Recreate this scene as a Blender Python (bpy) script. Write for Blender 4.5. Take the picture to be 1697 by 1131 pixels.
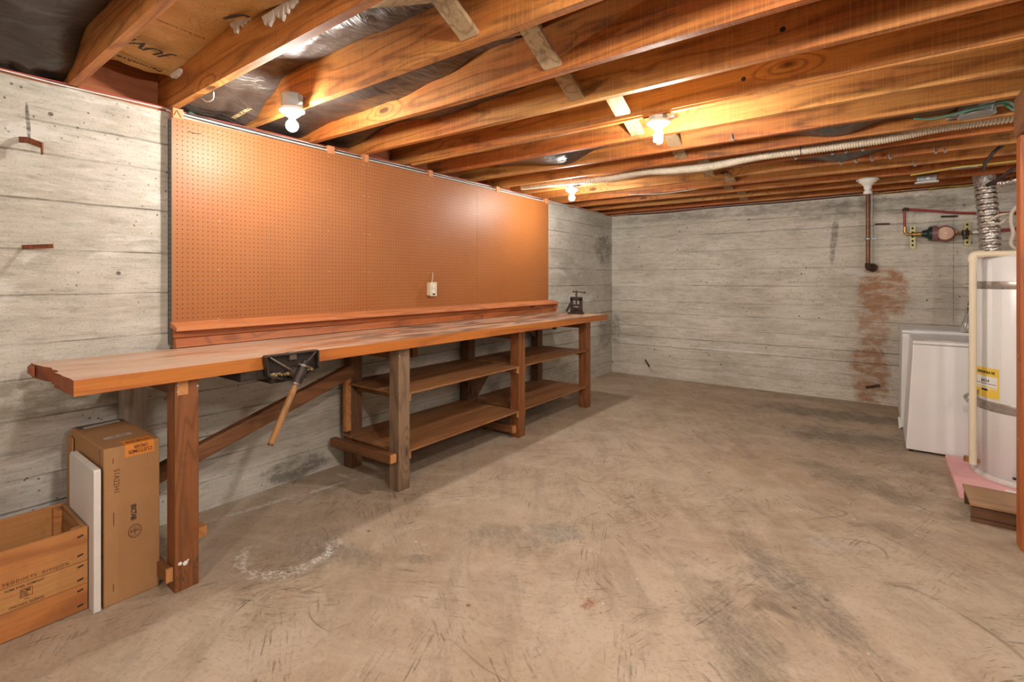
import bpy, math, random
from mathutils import Vector, Matrix, noise
random.seed(7)
S = bpy.context.scene
COL = S.collection
for o in list(bpy.data.objects): bpy.data.objects.remove(o)

# ------------------------------------------------------------------ camera
cam = bpy.data.cameras.new('camera'); camo = bpy.data.objects.new('camera', cam); COL.objects.link(camo)
camo.location = (3.096, 0, 1.32)
camo.rotation_euler = (math.radians(90), 0, math.radians(36.88))
cam.sensor_width = 36; cam.lens = 815 / 1697 * 36
cam.shift_y = -101 / 1697; cam.clip_start = 0.02
S.camera = camo
# ------------------------------------------------------------------ world, exposure
w = bpy.data.worlds.new('world'); S.world = w; w.use_nodes = True
w.node_tree.nodes['Background'].inputs[0].default_value = (1, .93, .85, 1)
w.node_tree.nodes['Background'].inputs[1].default_value = 0.10
S.view_settings.view_transform = 'Standard'; S.view_settings.look = 'None'
S.view_settings.gamma = 1; S.view_settings.use_curve_mapping = False
S.view_settings.exposure = 0.84
BULB = 600.0
LAMP_COL = (1.0, .94, .85)
# unseen fill lamps added outside the frame to brighten the room
def lamp(name, loc, watts, rad=.05):
    l = bpy.data.lights.new(name, 'POINT'); l.energy = watts; l.color = LAMP_COL; l.shadow_soft_size = rad
    o = bpy.data.objects.new(name, l); COL.objects.link(o); o.location = loc; return o
lamp('fill_lamp', (4.4, .6, 2.1), 45, .12)
lamp('fill_lamp', (3.2, .68, 2.13), 48, .05)
lamp('fill_lamp', (2.3, -1.0, 2.1), 38, .12)
lamp('fill_lamp', (5.3, 3.9, 2.1), 22, .1)

# ------------------------------------------------------------------ mesh helpers
class MB:
    def __init__(s): s.v = []; s.f = []; s.sm = []
    def add(s, vs, fs, smooth=False):
        n = len(s.v); s.v += [tuple(v) for v in vs]
        s.f += [tuple(i + n for i in f) for f in fs]; s.sm += [smooth] * len(fs)
    def box(s, a, b):
        x0, y0, z0 = a; x1, y1, z1 = b
        s.add([(x0,y0,z0),(x1,y0,z0),(x1,y1,z0),(x0,y1,z0),(x0,y0,z1),(x1,y0,z1),(x1,y1,z1),(x0,y1,z1)],
              [(0,3,2,1),(4,5,6,7),(0,1,5,4),(1,2,6,5),(2,3,7,6),(3,0,4,7)]); return s
    def hexa(s, p):  # 8 points, bottom 4 then top 4, both counter-clockwise
        s.add(p, [(0,3,2,1),(4,5,6,7),(0,1,5,4),(1,2,6,5),(2,3,7,6),(3,0,4,7)]); return s
    def beam(s, p, q, wd, ht, side=None):  # bar from p to q, wd along 'side', ht across it
        p = Vector(p); q = Vector(q); d = (q - p).normalized()
        sd = Vector(side) if side else d.cross(Vector((0,0,1)))
        if sd.length < 1e-4: sd = Vector((1,0,0))
        sd = (sd - d * sd.dot(d)).normalized(); up = sd.cross(d)
        c = []
        for b in (p, q):
            c.append([b + sd*wd/2*i + up*ht/2*j for i, j in ((-1,-1),(1,-1),(1,1),(-1,1))])
        s.hexa(c[0] + c[1]); return s
    def prism(s, pts, a, b, axis):  # polygon pts (2D) extruded along axis a..b
        n = len(pts)
        def mk(u, v, t): return {'x': (t,u,v), 'y': (u,t,v), 'z': (u,v,t)}[axis]
        vs = [mk(u, v, a) for u, v in pts] + [mk(u, v, b) for u, v in pts]
        s.add(vs, [tuple(range(n))[::-1], tuple(range(n, 2*n))] + [(i, (i+1)%n, n+(i+1)%n, n+i) for i in range(n)]); return s
    def tube(s, pts, r, n=10, cap=True, smooth=True):
        pts = [Vector(p) for p in pts]; m = len(pts)
        rf = r if callable(r) else (lambda i: r)
        t = (pts[1] - pts[0]).normalized(); u = t.orthogonal().normalized(); vs = []
        for i in range(m):
            t2 = (pts[min(i+1, m-1)] - pts[max(i-1, 0)]).normalized()
            u = (u - t2 * u.dot(t2)).normalized(); v = t2.cross(u); R = rf(i)
            for k in range(n):
                a = 2*math.pi*k/n; vs.append(pts[i] + (u*math.cos(a) + v*math.sin(a))*R)
        fs = [(i*n+k, i*n+(k+1)%n, (i+1)*n+(k+1)%n, (i+1)*n+k) for i in range(m-1) for k in range(n)]
        s.add(vs, fs, smooth)
        if cap: s.add(vs[:n], [tuple(range(n))[::-1]]); s.add(vs[-n:], [tuple(range(n))])
        return s
    def lathe(s, prof, c, n=20, axis='z', smooth=True):  # prof: (radius, height)
        vs = []
        for r, h in prof:
            for k in range(n):
                a = 2*math.pi*k/n; x, y = r*math.cos(a), r*math.sin(a)
                p = {'z': (x,y,h), 'x': (h,x,y), 'y': (y,h,x)}[axis]
                vs.append((c[0]+p[0], c[1]+p[1], c[2]+p[2]))
        m = len(prof)
        s.add(vs, [(i*n+k, i*n+(k+1)%n, (i+1)*n+(k+1)%n, (i+1)*n+k) for i in range(m-1) for k in range(n)], smooth)
        s.add(vs[:n], [tuple(range(n))[::-1]]); s.add(vs[-n:], [tuple(range(n))])
        return s
def curve(pts, n=10):  # catmull-rom
    P = [Vector(p) for p in pts]; P = [P[0]*2-P[1]] + P + [P[-1]*2-P[-2]]; out = []
    for i in range(1, len(P)-2):
        for k in range(n):
            t = k/n; a, b, c, d = P[i-1], P[i], P[i+1], P[i+2]
            out.append(.5*((2*b) + (c-a)*t + (2*a-5*b+4*c-d)*t*t + (3*b-a-3*c+d)*t**3))
    out.append(P[-2]); return out
WORLD = {}
def obj(name, mb, mat, parent=None, bevel=0, origin=None):
    org = WORLD[parent] if parent else Vector(origin or (0,0,0))
    me = bpy.data.meshes.new(name)
    me.from_pydata([tuple(Vector(v) - org) for v in mb.v], [], mb.f); me.update()
    me.polygons.foreach_set('use_smooth', mb.sm)
    me.materials.append(mat)
    o = bpy.data.objects.new(name, me); COL.objects.link(o)
    if parent: o.parent = parent; WORLD[o] = org
    else: o.location = org; WORLD[o] = org
    if bevel:
        b = o.modifiers.new('bevel', 'BEVEL'); b.width = bevel; b.segments = 2; b.limit_method = 'ANGLE'
        b.angle_limit = math.radians(40)
    return o
def thing(name, label, cat, loc, group=None):
    o = bpy.data.objects.new(name, None); COL.objects.link(o); o.location = loc; WORLD[o] = Vector(loc)
    o.empty_display_size = .05
    tag(o, label, cat, group); return o
def tag(o, label, cat, group=None):
    o['label'] = label; o['category'] = cat
    if group: o['group'] = group
    return o
def struct(o): o['kind'] = 'structure'; return o
def lab(o, l): o['label'] = l; return o
def text(body, size, mat, parent, loc, right, up, name='lettering', th=.0004, align='LEFT', spacing=1.0, bold=False, squash=1.0):
    cu = bpy.data.curves.new('t', 'FONT'); cu.body = body; cu.size = size; cu.extrude = th; cu.align_x = align
    cu.space_character = spacing; cu.resolution_u = 2
    if bold: cu.offset = size*.02
    to = bpy.data.objects.new('t', cu); COL.objects.link(to)
    dg = bpy.context.evaluated_depsgraph_get()
    me = bpy.data.meshes.new_from_object(to.evaluated_get(dg)); bpy.data.objects.remove(to); bpy.data.curves.remove(cu)
    r = Vector(right).normalized(); u = Vector(up).normalized(); n = r.cross(u); L = Vector(loc) - WORLD[parent]
    M = Matrix(((r.x*squash, u.x, n.x, L.x), (r.y*squash, u.y, n.y, L.y), (r.z*squash, u.z, n.z, L.z), (0,0,0,1)))
    me.transform(M); me.materials.clear(); me.materials.append(mat)
    o = bpy.data.objects.new(name, me); COL.objects.link(o); o.parent = parent; return o

# ------------------------------------------------------------------ materials
class NT:
    def __init__(s, name):
        s.m = bpy.data.materials.new(name); s.m.use_nodes = True; s.t = s.m.node_tree
        s.b = s.t.nodes['Principled BSDF']; s.tc = s.n('ShaderNodeTexCoord')
    def n(s, t, **k):
        x = s.t.nodes.new(t)
        for a, b in k.items(): setattr(x, a, b)
        return x
    def l(s, a, b): s.t.links.new(a, b)
    def put(s, sock, v):
        if hasattr(v, 'is_output'): s.l(v, sock)
        elif isinstance(v, (tuple, list)) and len(v) == 3 and sock.type == 'RGBA': sock.default_value = (*v, 1)
        else: sock.default_value = v
    def math(s, op, a, b=None, c=None, clamp=False):
        x = s.n('ShaderNodeMath', operation=op, use_clamp=clamp); s.put(x.inputs[0], a)
        if b is not None: s.put(x.inputs[1], b)
        if c is not None: s.put(x.inputs[2], c)
        return x.outputs[0]
    def mapv(s, v, loc=(0,0,0), rot=(0,0,0), sc=(1,1,1), typ='POINT'):
        x = s.n('ShaderNodeMapping', vector_type=typ); s.put(x.inputs[0], v)
        x.inputs[1].default_value = loc; x.inputs[2].default_value = rot; x.inputs[3].default_value = sc; return x.outputs[0]
    def noise(s, v, sc, det=4, rough=.55, dist=0):
        x = s.n('ShaderNodeTexNoise'); s.put(x.inputs['Vector'], v); x.inputs['Scale'].default_value = sc
        x.inputs['Detail'].default_value = det; x.inputs['Roughness'].default_value = rough; x.inputs['Distortion'].default_value = dist
        return x.outputs['Fac']
    def vor(s, v, sc, rnd=1):
        x = s.n('ShaderNodeTexVoronoi'); s.put(x.inputs['Vector'], v); x.inputs['Scale'].default_value = sc
        x.inputs['Randomness'].default_value = rnd; return x.outputs['Distance']
    def ramp(s, f, *st):
        x = s.n('ShaderNodeValToRGB'); s.put(x.inputs[0], f); e = x.color_ramp.elements
        while len(e) < len(st): e.new(.5)
        for i, (p, c) in enumerate(st):
            e[i].position = p; e[i].color = (*c, 1) if isinstance(c, tuple) else (c, c, c, 1)
        return x.outputs[0]
    def rng(s, f, a, b, c=0, d=1):
        x = s.n('ShaderNodeMapRange'); s.put(x.inputs[0], f)
        for i, v in enumerate((a, b, c, d)): x.inputs[i+1].default_value = v
        return x.outputs[0]
    def mix(s, f, a, b, mode='MIX'):
        x = s.n('ShaderNodeMix', data_type='RGBA', blend_type=mode); s.put(x.inputs[0], f)
        s.put(x.inputs[6], a); s.put(x.inputs[7], b); return x.outputs[2]
    def add(s, a, b):
        x = s.n('ShaderNodeVectorMath', operation='ADD'); s.put(x.inputs[0], a); s.put(x.inputs[1], b); return x.outputs[0]
    def length(s, a):
        x = s.n('ShaderNodeVectorMath', operation='LENGTH'); s.put(x.inputs[0], a); return x.outputs['Value']
    def rndvec(s, k=37.0):
        oi = s.n('ShaderNodeObjectInfo'); x = s.n('ShaderNodeVectorMath', operation='SCALE')
        cb = s.n('ShaderNodeCombineXYZ'); s.l(oi.outputs['Random'], cb.inputs[0]); s.l(oi.outputs['Random'], cb.inputs[1]); cb.inputs[2].default_value = .3
        s.l(cb.outputs[0], x.inputs[0]); x.inputs['Scale'].default_value = k; s.rnd = oi.outputs['Random']; return x.outputs[0]
    def ell(s, v, loc, rot, sc, e0=1.1, e1=.6):  # soft elliptical stain mask
        return s.rng(s.length(s.mapv(v, loc, rot, sc, 'TEXTURE')), e0, e1)
    def bump(s, h, dist, strength=1, prev=None):
        x = s.n('ShaderNodeBump'); x.inputs['Distance'].default_value = dist; x.inputs['Strength'].default_value = strength
        s.put(x.inputs['Height'], h)
        if prev is not None: s.l(prev, x.inputs['Normal'])
        return x.outputs[0]
    def out(s, color, rough=.6, metal=0, normal=None, spec=None, coat=None):
        s.put(s.b.inputs['Base Color'], color); s.put(s.b.inputs['Roughness'], rough); s.b.inputs['Metallic'].default_value = metal
        if normal is not None: s.l(normal, s.b.inputs['Normal'])
        if spec is not None: s.b.inputs['Specular IOR Level'].default_value = spec
        if coat: s.b.inputs['Coat Weight'].default_value = coat; s.b.inputs['Coat Roughness'].default_value = .25
        return s.m
def plain(name, col, rough=.5, metal=0, var=.12, sc=25, bump=.0005, spec=None):
    g = NT(name); v = g.tc.outputs['Object']; n = g.noise(v, sc, 5, .6)
    c = g.mix(g.rng(n, .3, .7), tuple(x*(1-var) for x in col), tuple(min(1, x*(1+var)) for x in col))
    rr = rough if var < .04 else g.rng(n, .3, .7, rough*.85, min(1, rough*1.15))
    return g.out(c, rr, metal, g.bump(n, bump), spec)
def wood(name, axis, red, pale, dark, rough=.6, patch=.5, knots=True, wear=None, bump=.0012, rings=16, coat=None, saw=False):
    g = NT(name); v = g.add(g.tc.outputs['Object'], g.rndvec())
    i = 'xyz'.index(axis)
    def st(a, b):
        sc = [b, b, b]; sc[i] = a; return g.mapv(v, sc=tuple(sc))
    m = g.noise(st(.55, 5.5), 1, 2, .5, .4)
    kn = g.vor(st(1.6, 4.0), 1, .9)
    if knots: m = g.math('ADD', m, g.rng(kn, .0, .28, .35, 0))
    ring = g.math('PINGPONG', g.math('MULTIPLY', m, rings), 1)
    fib = g.noise(st(3, 140), 1, 3, .7); big = g.noise(st(.5, 2.5), 1, 3, .6, .3)
    c = g.mix(g.rng(big, patch-.12, patch+.12), red, pale)
    c = g.mix(g.math('MULTIPLY', g.rng(ring, .5, .95), .55), c, dark)
    c = g.mix(g.math('MULTIPLY', g.rng(fib, .42, .64), .30), c, dark)
    if knots: c = g.mix(g.rng(kn, .10, .045), c, tuple(x*.55 for x in dark))
    mott = g.noise(v, 9, 6, .7)
    c = g.mix(g.rng(mott, .56, .68, 0, .3), c, tuple(x*.9 for x in dark))
    if saw:
        sc = [.3]*3; sc[i] = 1; sw = g.noise(g.mapv(v, sc=tuple([180 if k == i else 2 for k in range(3)])), 1, 2, .5)
        c = g.mix(g.math('MULTIPLY', g.rng(sw, .5, .75), .25), c, tuple(min(1, x*1.5) for x in pale))
    rg = rough
    if wear: c, rg = wear(g, v, c, rough)
    h = g.math('ADD', g.math('MULTIPLY', ring, .3), fib)
    return g.out(c, rg, 0, g.bump(h, bump, .6), None, coat)

RED, PALE, DRK = (.50,.135,.022), (.60,.29,.075), (.13,.032,.007)
def mould(g, v, c, rough):
    n = g.noise(g.mapv(v, sc=(2.2, 9, 9)), 1, 7, .75)
    return g.mix(g.rng(n, .585, .66, 0, .55), c, (.06,.04,.022)), rough
M = {}
M['joist'] = wood('joist_wood', 'x', RED, PALE, DRK, .62, .50, saw=True, wear=mould)
M['rim'] = wood('rim_wood', 'y', (.36,.10,.03), (.38,.13,.04), (.14,.04,.015), .6, .5)
M['bridge'] = wood('bridging_wood', 'z', (.36,.24,.12), (.50,.37,.22), (.15,.08,.035), .8, .45, knots=False)
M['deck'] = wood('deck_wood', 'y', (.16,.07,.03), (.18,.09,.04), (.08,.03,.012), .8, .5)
M['trimwood'] = wood('ledge_wood', 'y', (.55,.19,.065), (.58,.22,.085), (.30,.09,.03), .5, .5, knots=False)
M['riser'] = wood('riser_wood', 'y', (.48,.14,.04), (.50,.17,.05), (.18,.05,.015), .5, .5)
M['cleat'] = wood('cleat_wood', 'z', (.55,.21,.08), (.60,.26,.11), (.30,.1,.04), .6, .5, knots=False)
def scuff(g, v, c, rough):
    a = g.noise(g.mapv(v, sc=(6, 1.6, 6)), 1, 6, .7, .6)
    c = g.mix(g.rng(a, .40, .54, .25, .9), c, (.55,.41,.31))
    b = g.noise(g.mapv(v, loc=(3,1,0), sc=(6, 1.7, 6)), 1, 6, .62, .8)
    sep = g.n('ShaderNodeSeparateXYZ'); g.l(g.tc.outputs['Object'], sep.inputs[0])
    far = g.rng(sep.outputs[1], -1.4, -.2, .12, 1)
    c = g.mix(g.math('MULTIPLY', g.rng(b, .47, .56, 0, .9), far), c, (.10,.07,.06))
    return c, g.rng(a, .4, .65, .28, .5)
M['benchtop'] = wood('benchtop_wood', 'y', (.56,.21,.075), (.60,.27,.11), (.30,.10,.035), .36, .5, knots=False, wear=scuff, rings=22, bump=.0006)
M['benchedge'] = wood('benchedge_wood', 'y', (.55,.17,.028), (.55,.19,.035), (.30,.08,.018), .42, .5, knots=False, rings=10, bump=.0006)
M['endgrain'] = wood('end_grain', 'x', (.30,.075,.02), (.36,.10,.03), (.12,.03,.012), .7, .5, knots=False)
M['leg'] = wood('leg_brown', 'z', (.25,.085,.024), (.28,.11,.036), (.10,.035,.014), .55, .5, knots=False, rings=26)
M['leggrey'] = wood('leg_weathered', 'z', (.24,.15,.085), (.30,.20,.13), (.10,.06,.035), .75, .5)
M['legdark'] = wood('leg_dark', 'z', (.15,.065,.025), (.17,.08,.033), (.07,.03,.014), .65, .5)
M['legwhite'] = wood('leg_whitewashed', 'z', (.42,.36,.30), (.50,.46,.42), (.16,.11,.08), .8, .5, knots=False)
M['railx'] = wood('rail_brown_x', 'x', (.20,.08,.027), (.23,.10,.035), (.09,.035,.014), .6, .5, knots=False)
M['rayl'] = wood('rail_brown_y', 'y', (.22,.085,.03), (.25,.10,.036), (.09,.035,.014), .6, .5)
M['shelf'] = wood('shelf_ply', 'y', (.34,.15,.055), (.38,.18,.07), (.18,.075,.03), .55, .5, knots=False, rings=9)
M['lightwood'] = wood('cut_end_wood', 'x', (.55,.24,.08), (.6,.28,.10), (.35,.13,.04), .6, .5, knots=False)
M['handle'] = wood('handle_wood', 'z', (.36,.17,.06), (.42,.22,.085), (.18,.08,.03), .4, .5, knots=False)
M['crate'] = wood('crate_wood', 'y', (.52,.20,.055), (.52,.26,.09), (.26,.09,.03), .5, .5, rings=12)
M['crateend'] = wood('crate_end_wood', 'x', (.40,.18,.06), (.42,.22,.09), (.16,.07,.03), .6, .5, rings=12)
M['post'] = wood('post_wood', 'z', (.46,.115,.022), (.46,.14,.03), (.20,.05,.014), .45, .5, knots=False, rings=12)
M['step'] = wood('step_ply', 'x', (.38,.22,.11), (.42,.26,.14), (.26,.14,.07), .5, .5, knots=False, rings=5)
M['stepdark'] = wood('step_side', 'x', (.13,.06,.028), (.16,.075,.035), (.05,.02,.01), .7, .5)
M['metalgrey'] = plain('galvanised_metal', (.42,.45,.46), .45, .6)
M['paintgrey'] = plain('grey_painted_metal', (.33,.36,.38), .5, .0)
M['strip'] = plain('grey_perforated_strip', (.12,.125,.12), .6, .2)
M['white'] = plain('white_enamel', (.82,.83,.84), .28, 0, .02, 6, .0001)
M['tan'] = plain('shaded_enamel', (.66,.63,.61), .35, 0, .03, 6, .0001)
M['porcelain'] = plain('porcelain', (.82,.80,.76), .25, 0, .02, 30, .0001)
M['iron'] = plain('dark_iron', (.050,.038,.034), .42, .45, .4, 30, .001)
M['ironlight'] = plain('worn_iron', (.22,.17,.145), .35, .7, .3, 40, .0005)
M['black'] = plain('black_rubber', (.015,.015,.016), .5)
M['rust'] = plain('rusty_steel', (.26,.085,.040), .8, .2, .5, 60, .0012)
M['darkrust'] = plain('dark_rust', (.06,.035,.025), .85, .2, .4, 60, .001)
M['copper'] = plain('old_copper', (.20,.09,.05), .4, .7, .4, 30, .0004)
M['brass'] = plain('brass', (.50,.28,.10), .35, .8, .2, 40, .0003)
M['pex'] = plain('red_pex', (.33,.035,.035), .4, 0, .1, 10, .0001)
M['yellowzinc'] = plain('yellow_zinc', (.52,.48,.24), .45, .35, .15, 40, .0003)
M['green'] = plain('green_pump_cap', (.010,.035,.035), .4)
M['redpump'] = plain('pump_red', (.24,.05,.05), .4)
M['label'] = plain('pump_label', (.66,.44,.32), .5, 0, .1)
M['cream'] = plain('cream_pvc', (.74,.66,.50), .4, 0, .03, 8, .0001)
M['hose'] = plain('cream_corrugated_plastic', (.68,.60,.48), .45, 0, .1, 8, .0002)
M['cable'] = plain('beige_cable', (.52,.45,.37), .5)
M['cablewhite'] = plain('white_cable', (.60,.57,.54), .5)
M['cablered'] = plain('red_cable', (.45,.08,.06), .5)
M['cablegreen'] = plain('green_wire', (.12,.36,.28), .45)
M['cableyellow'] = plain('yellow_cable', (.55,.42,.08), .5)
M['cabledark'] = plain('dark_cable', (.035,.022,.018), .6)
M['pinkfoam'] = plain('pink_foam', (.80,.44,.45), .7, 0, .06, 10)
M['paper'] = plain('white_paper', (.80,.80,.80), .8, 0, .03)
M['papertape'] = plain('grey_label_paper', (.50,.46,.42), .7, 0, .1)
M['tape'] = plain('dark_tape', (.05,.035,.03), .35)
M['orangelabel'] = plain('orange_sticker', (.72,.26,.04), .5, 0, .06)
M['ink'] = plain('dark_ink', (.035,.022,.015), .7)
M['inkbrown'] = plain('faded_brown_ink', (.10,.04,.018), .7)
M['inkred'] = plain('dark_red_ink', (.16,.025,.012), .7)
M['inkyellow'] = plain('pale_yellow_ink', (.55,.45,.20), .6)
M['energyyellow'] = plain('yellow_label', (.85,.60,.09), .5, 0, .03)
M['inkblack'] = plain('black_print', (.02,.02,.02), .6)
M['dust'] = plain('sawdust', (.42,.30,.13), .95, 0, .35, 90, .002)
M['outletivory'] = plain('ivory_plastic', (.62,.55,.42), .4, 0, .06)
M['whitepanel'] = plain('white_panel', (.70,.68,.66), .55, 0, .05, 5)
M['fibre'] = plain('white_fibreglass', (.72,.70,.66), .95, 0, .1, 60, .004)
M['bottledark'] = plain('dark_bottle', (.07,.045,.04), .35)

def carton():
    g = NT('cardboard'); v = g.tc.outputs['Object']
    n = g.noise(v, 6, 6, .65); f = g.noise(g.mapv(v, sc=(60, 60, 4)), 1, 2)
    c = g.mix(g.rng(n, .3, .7), (.36,.185,.075), (.42,.225,.095))
    return g.out(c, .75, 0, g.bump(g.math('ADD', n, g.math('MULTIPLY', f, .3)), .001, .5))
M['carton'] = carton()
def glass():
    g = NT('clear_plastic'); g.b.inputs['Transmission Weight'].default_value = .85
    return g.out((.92,.95,.94), .12)
M['clear'] = glass()
def emis(strength):
    g = NT('glowing_bulb'); g.b.inputs['Emission Color'].default_value = (*LAMP_COL, 1)
    g.b.inputs['Emission Strength'].default_value = strength; return g.out((.9,.88,.84), .3)
M['bulb'] = emis(BULB); M['bulb_strong'] = emis(BULB*1.65)
def foil():
    g = NT('foil_duct'); v = g.tc.outputs['Object']; n = g.noise(v, 35, 6, .7); k = g.vor(v, 45)
    return g.out((.72,.69,.67), g.rng(n, .3, .7, .12, .35), 1, g.bump(g.math('ADD', n, k), .006, .9))
M['foil'] = foil()
def plastic():
    g = NT('black_poly_facing'); v = g.add(g.tc.outputs['Object'], g.rndvec(9)); n = g.noise(v, 3, 5, .6, .8); w2 = g.noise(g.mapv(v, sc=(10, 3, 3)), 1, 5, .6, 1.5)
    c = g.mix(g.rng(n, .35, .7), (.030,.024,.021), (.075,.058,.048))
    return g.out(c, g.rng(w2, .3, .7, .30, .5), 0, g.bump(w2, .020, .9), .8)
M['plastic'] = plastic()
def kraft():
    g = NT('kraft_facing'); v = g.tc.outputs['Object']; n = g.noise(v, 5, 6, .65, .6); w2 = g.noise(v, 14, 4, .6, 1.0)
    c = g.mix(g.rng(n, .35, .7), (.52,.30,.09), (.68,.42,.155))
    return g.out(c, .55, 0, g.bump(w2, .02, .9))
M['kraft'] = kraft()

def pegmat():
    g = NT('pegboard_hardboard'); v = g.tc.outputs['Object']
    n = g.noise(v, 2.0, 6, .7); f = g.noise(v, 240, 2, .6)
    c = g.mix(g.rng(n, .3, .72), (.32,.105,.024), (.37,.135,.034))
    c = g.mix(g.rng(f, .35, .75, 0, .35), c, (.22,.070,.02))
    rub = g.ell(g.add(v, (0,0,0)), (0, 3.20, 1.36), (.5,0,0), (1, .10, .20))
    rn = g.noise(g.mapv(v, rot=(.5,0,0), sc=(1, 26, 7)), 1, 5, .7)
    c = g.mix(g.math('MULTIPLY', g.math('MULTIPLY', rub, g.rng(rn, .48, .72)), .5), c, (.62,.36,.24))
    # peg holes on a 1 inch grid
    sp = .0254; fr = g.n('ShaderNodeVectorMath', operation='FRACTION'); g.l(g.mapv(v, sc=(0, 1/sp, 1/sp)), fr.inputs[0])
    sb = g.n('ShaderNodeVectorMath', operation='SUBTRACT'); g.l(fr.outputs[0], sb.inputs[0]); sb.inputs[1].default_value = (0, .5, .5)
    d = g.length(sb.outputs[0]); hole = g.rng(d, .125, .10)
    c = g.mix(hole, c, (.045,.014,.006))
    return g.out(c, g.math('ADD', g.rng(n, .3, .7, .44, .54), g.math('MULTIPLY', hole, .3)), 0, g.bump(g.math('SUBTRACT', g.math('MULTIPLY', f, .05), hole), .002, .7), .5)
M['peg'] = pegmat()

def concrete(name, plane, base1, base2, dirt, stains):
    """board-formed concrete; plane is the horizontal axis of the wall (x or y)"""
    g = NT(name); v = g.tc.outputs['Object']
    ax = 0 if plane == 'x' else 1
    def st(a, b): sc = [a, a, b]; return g.mapv(v, sc=tuple(sc))
    big = g.noise(v, 1.1, 6, .62, .4); strk = g.noise(st(.8, 7), 1, 7, .68, .3); fine = g.noise(st(7, 46), 1, 6, .75, .2)
    grain = g.noise(v, 95, 4, .7)
    c = g.mix(g.rng(g.math('ADD', g.math('MULTIPLY', big, .6), g.math('MULTIPLY', strk, .4)), .40, .60), base1, base2)
    c = g.mix(g.rng(fine, .52, .66, 0, .36), c, tuple(x*.52 for x in dirt))
    c = g.mix(g.rng(fine, .47, .36, 0, .35), c, tuple(min(1, x*1.18) for x in base2))
    c = g.mix(g.rng(grain, .55, .66, 0, .35), c, tuple(x*.6 for x in dirt))
    dn = g.noise(g.mapv(v, loc=(5,2,9), sc=(.9,.9,3.2)), 1, 6, .7, .5)
    c = g.mix(g.rng(dn, .50, .66, 0, .42), c, dirt)
    wh = g.noise(g.mapv(v, loc=(1,7,3), sc=(1.5,1.5,6)), 1, 7, .75, .4)
    c = g.mix(g.rng(wh, .57, .63, 0, .6), c, (.66,.65,.62))
    # dark seams between the form boards
    sep = g.n('ShaderNodeSeparateXYZ'); g.l(v, sep.inputs[0]); z = g.math('ADD', sep.outputs[2], g.math('MULTIPLY', g.math('SUBTRACT', g.noise(v, 2.5, 3), .5), .012))
    seam = None
    for zz in SEAMS[1:-1]:
        m = g.rng(g.math('ABSOLUTE', g.math('SUBTRACT', z, zz)), SEAMW, .001)
        seam = m if seam is None else g.math('MAXIMUM', seam, m)
    sn = g.noise(g.mapv(v, sc=(1.4,1.4,2)), 1, 5, .75)
    c = g.mix(g.math('MULTIPLY', seam, g.rng(sn, .38, .60, .10, .65)), c, tuple(x*.45 for x in dirt))
    pits = g.vor(v, 24, 1); pn = g.noise(v, 1.6, 3); pit = g.math('MULTIPLY', g.rng(pits, .15, .09), g.rng(pn, .46, .58))
    c = g.mix(g.math('MULTIPLY', pit, .75), c, tuple(x*.38 for x in dirt))
    pits2 = g.vor(v, 5.5, 1); pit2 = g.rng(pits2, .058, .04); c = g.mix(g.math('MULTIPLY', pit2, .8), c, (.07,.06,.05))
    nn = g.noise(v, 11, 5, .75, .5); n2 = g.noise(g.mapv(v, sc=(6,6,14)), 1, 5, .7)
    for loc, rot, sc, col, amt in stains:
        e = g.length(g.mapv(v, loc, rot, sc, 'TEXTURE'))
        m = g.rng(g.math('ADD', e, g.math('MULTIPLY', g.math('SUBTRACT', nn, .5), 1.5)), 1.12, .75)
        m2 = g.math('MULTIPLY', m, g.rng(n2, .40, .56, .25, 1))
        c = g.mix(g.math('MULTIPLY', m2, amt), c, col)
    h = g.math('ADD', g.math('MULTIPLY', fine, .8), g.math('MULTIPLY', grain, .35))
    h = g.math('SUBTRACT', h, g.math('ADD', g.math('MULTIPLY', pit, 1.0), g.math('MULTIPLY', pit2, 1.6)))
    h = g.math('SUBTRACT', h, g.math('MULTIPLY', seam, g.rng(sn, .4, .6, .1, .9)))
    return g.out(c, .88, 0, g.bump(h, .006, .75), .25)
SEAMW = .0065
SEAMS = [0, .163, .285, .423, .545, .69, .869, 1.03, 1.25, 1.46, 1.69, 1.905, 2.055, 2.2356]
GREYD = (.24,.215,.18)
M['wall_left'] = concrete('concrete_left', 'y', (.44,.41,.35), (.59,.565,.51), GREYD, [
    ((0, 6.25, 1.75), (0,0,0), (1, .25, .22), (.16,.145,.125), .7),
    ((0, 6.3, .62), (0,0,0), (1, .22, .26), (.17,.15,.125), .6),
    ((0, .5, .16), (0,0,0), (1, .4, .2), (.58,.58,.60), .5),
    ((0, .52, .78), (0,0,0), (1, .35, .10), (.17,.15,.10), .6),
    ((0, 1.75, .07), (0,0,0), (1, .22, .08), (.10,.09,.08), .7),
    ((0, .467, 2.03), (.05,0,0), (1, .007, .085), (.07,.06,.045), .95),
    ((0, 5.3, 1.08), (0,0,0), (1, .7, .07), (.66,.68,.67), .6)])
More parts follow.
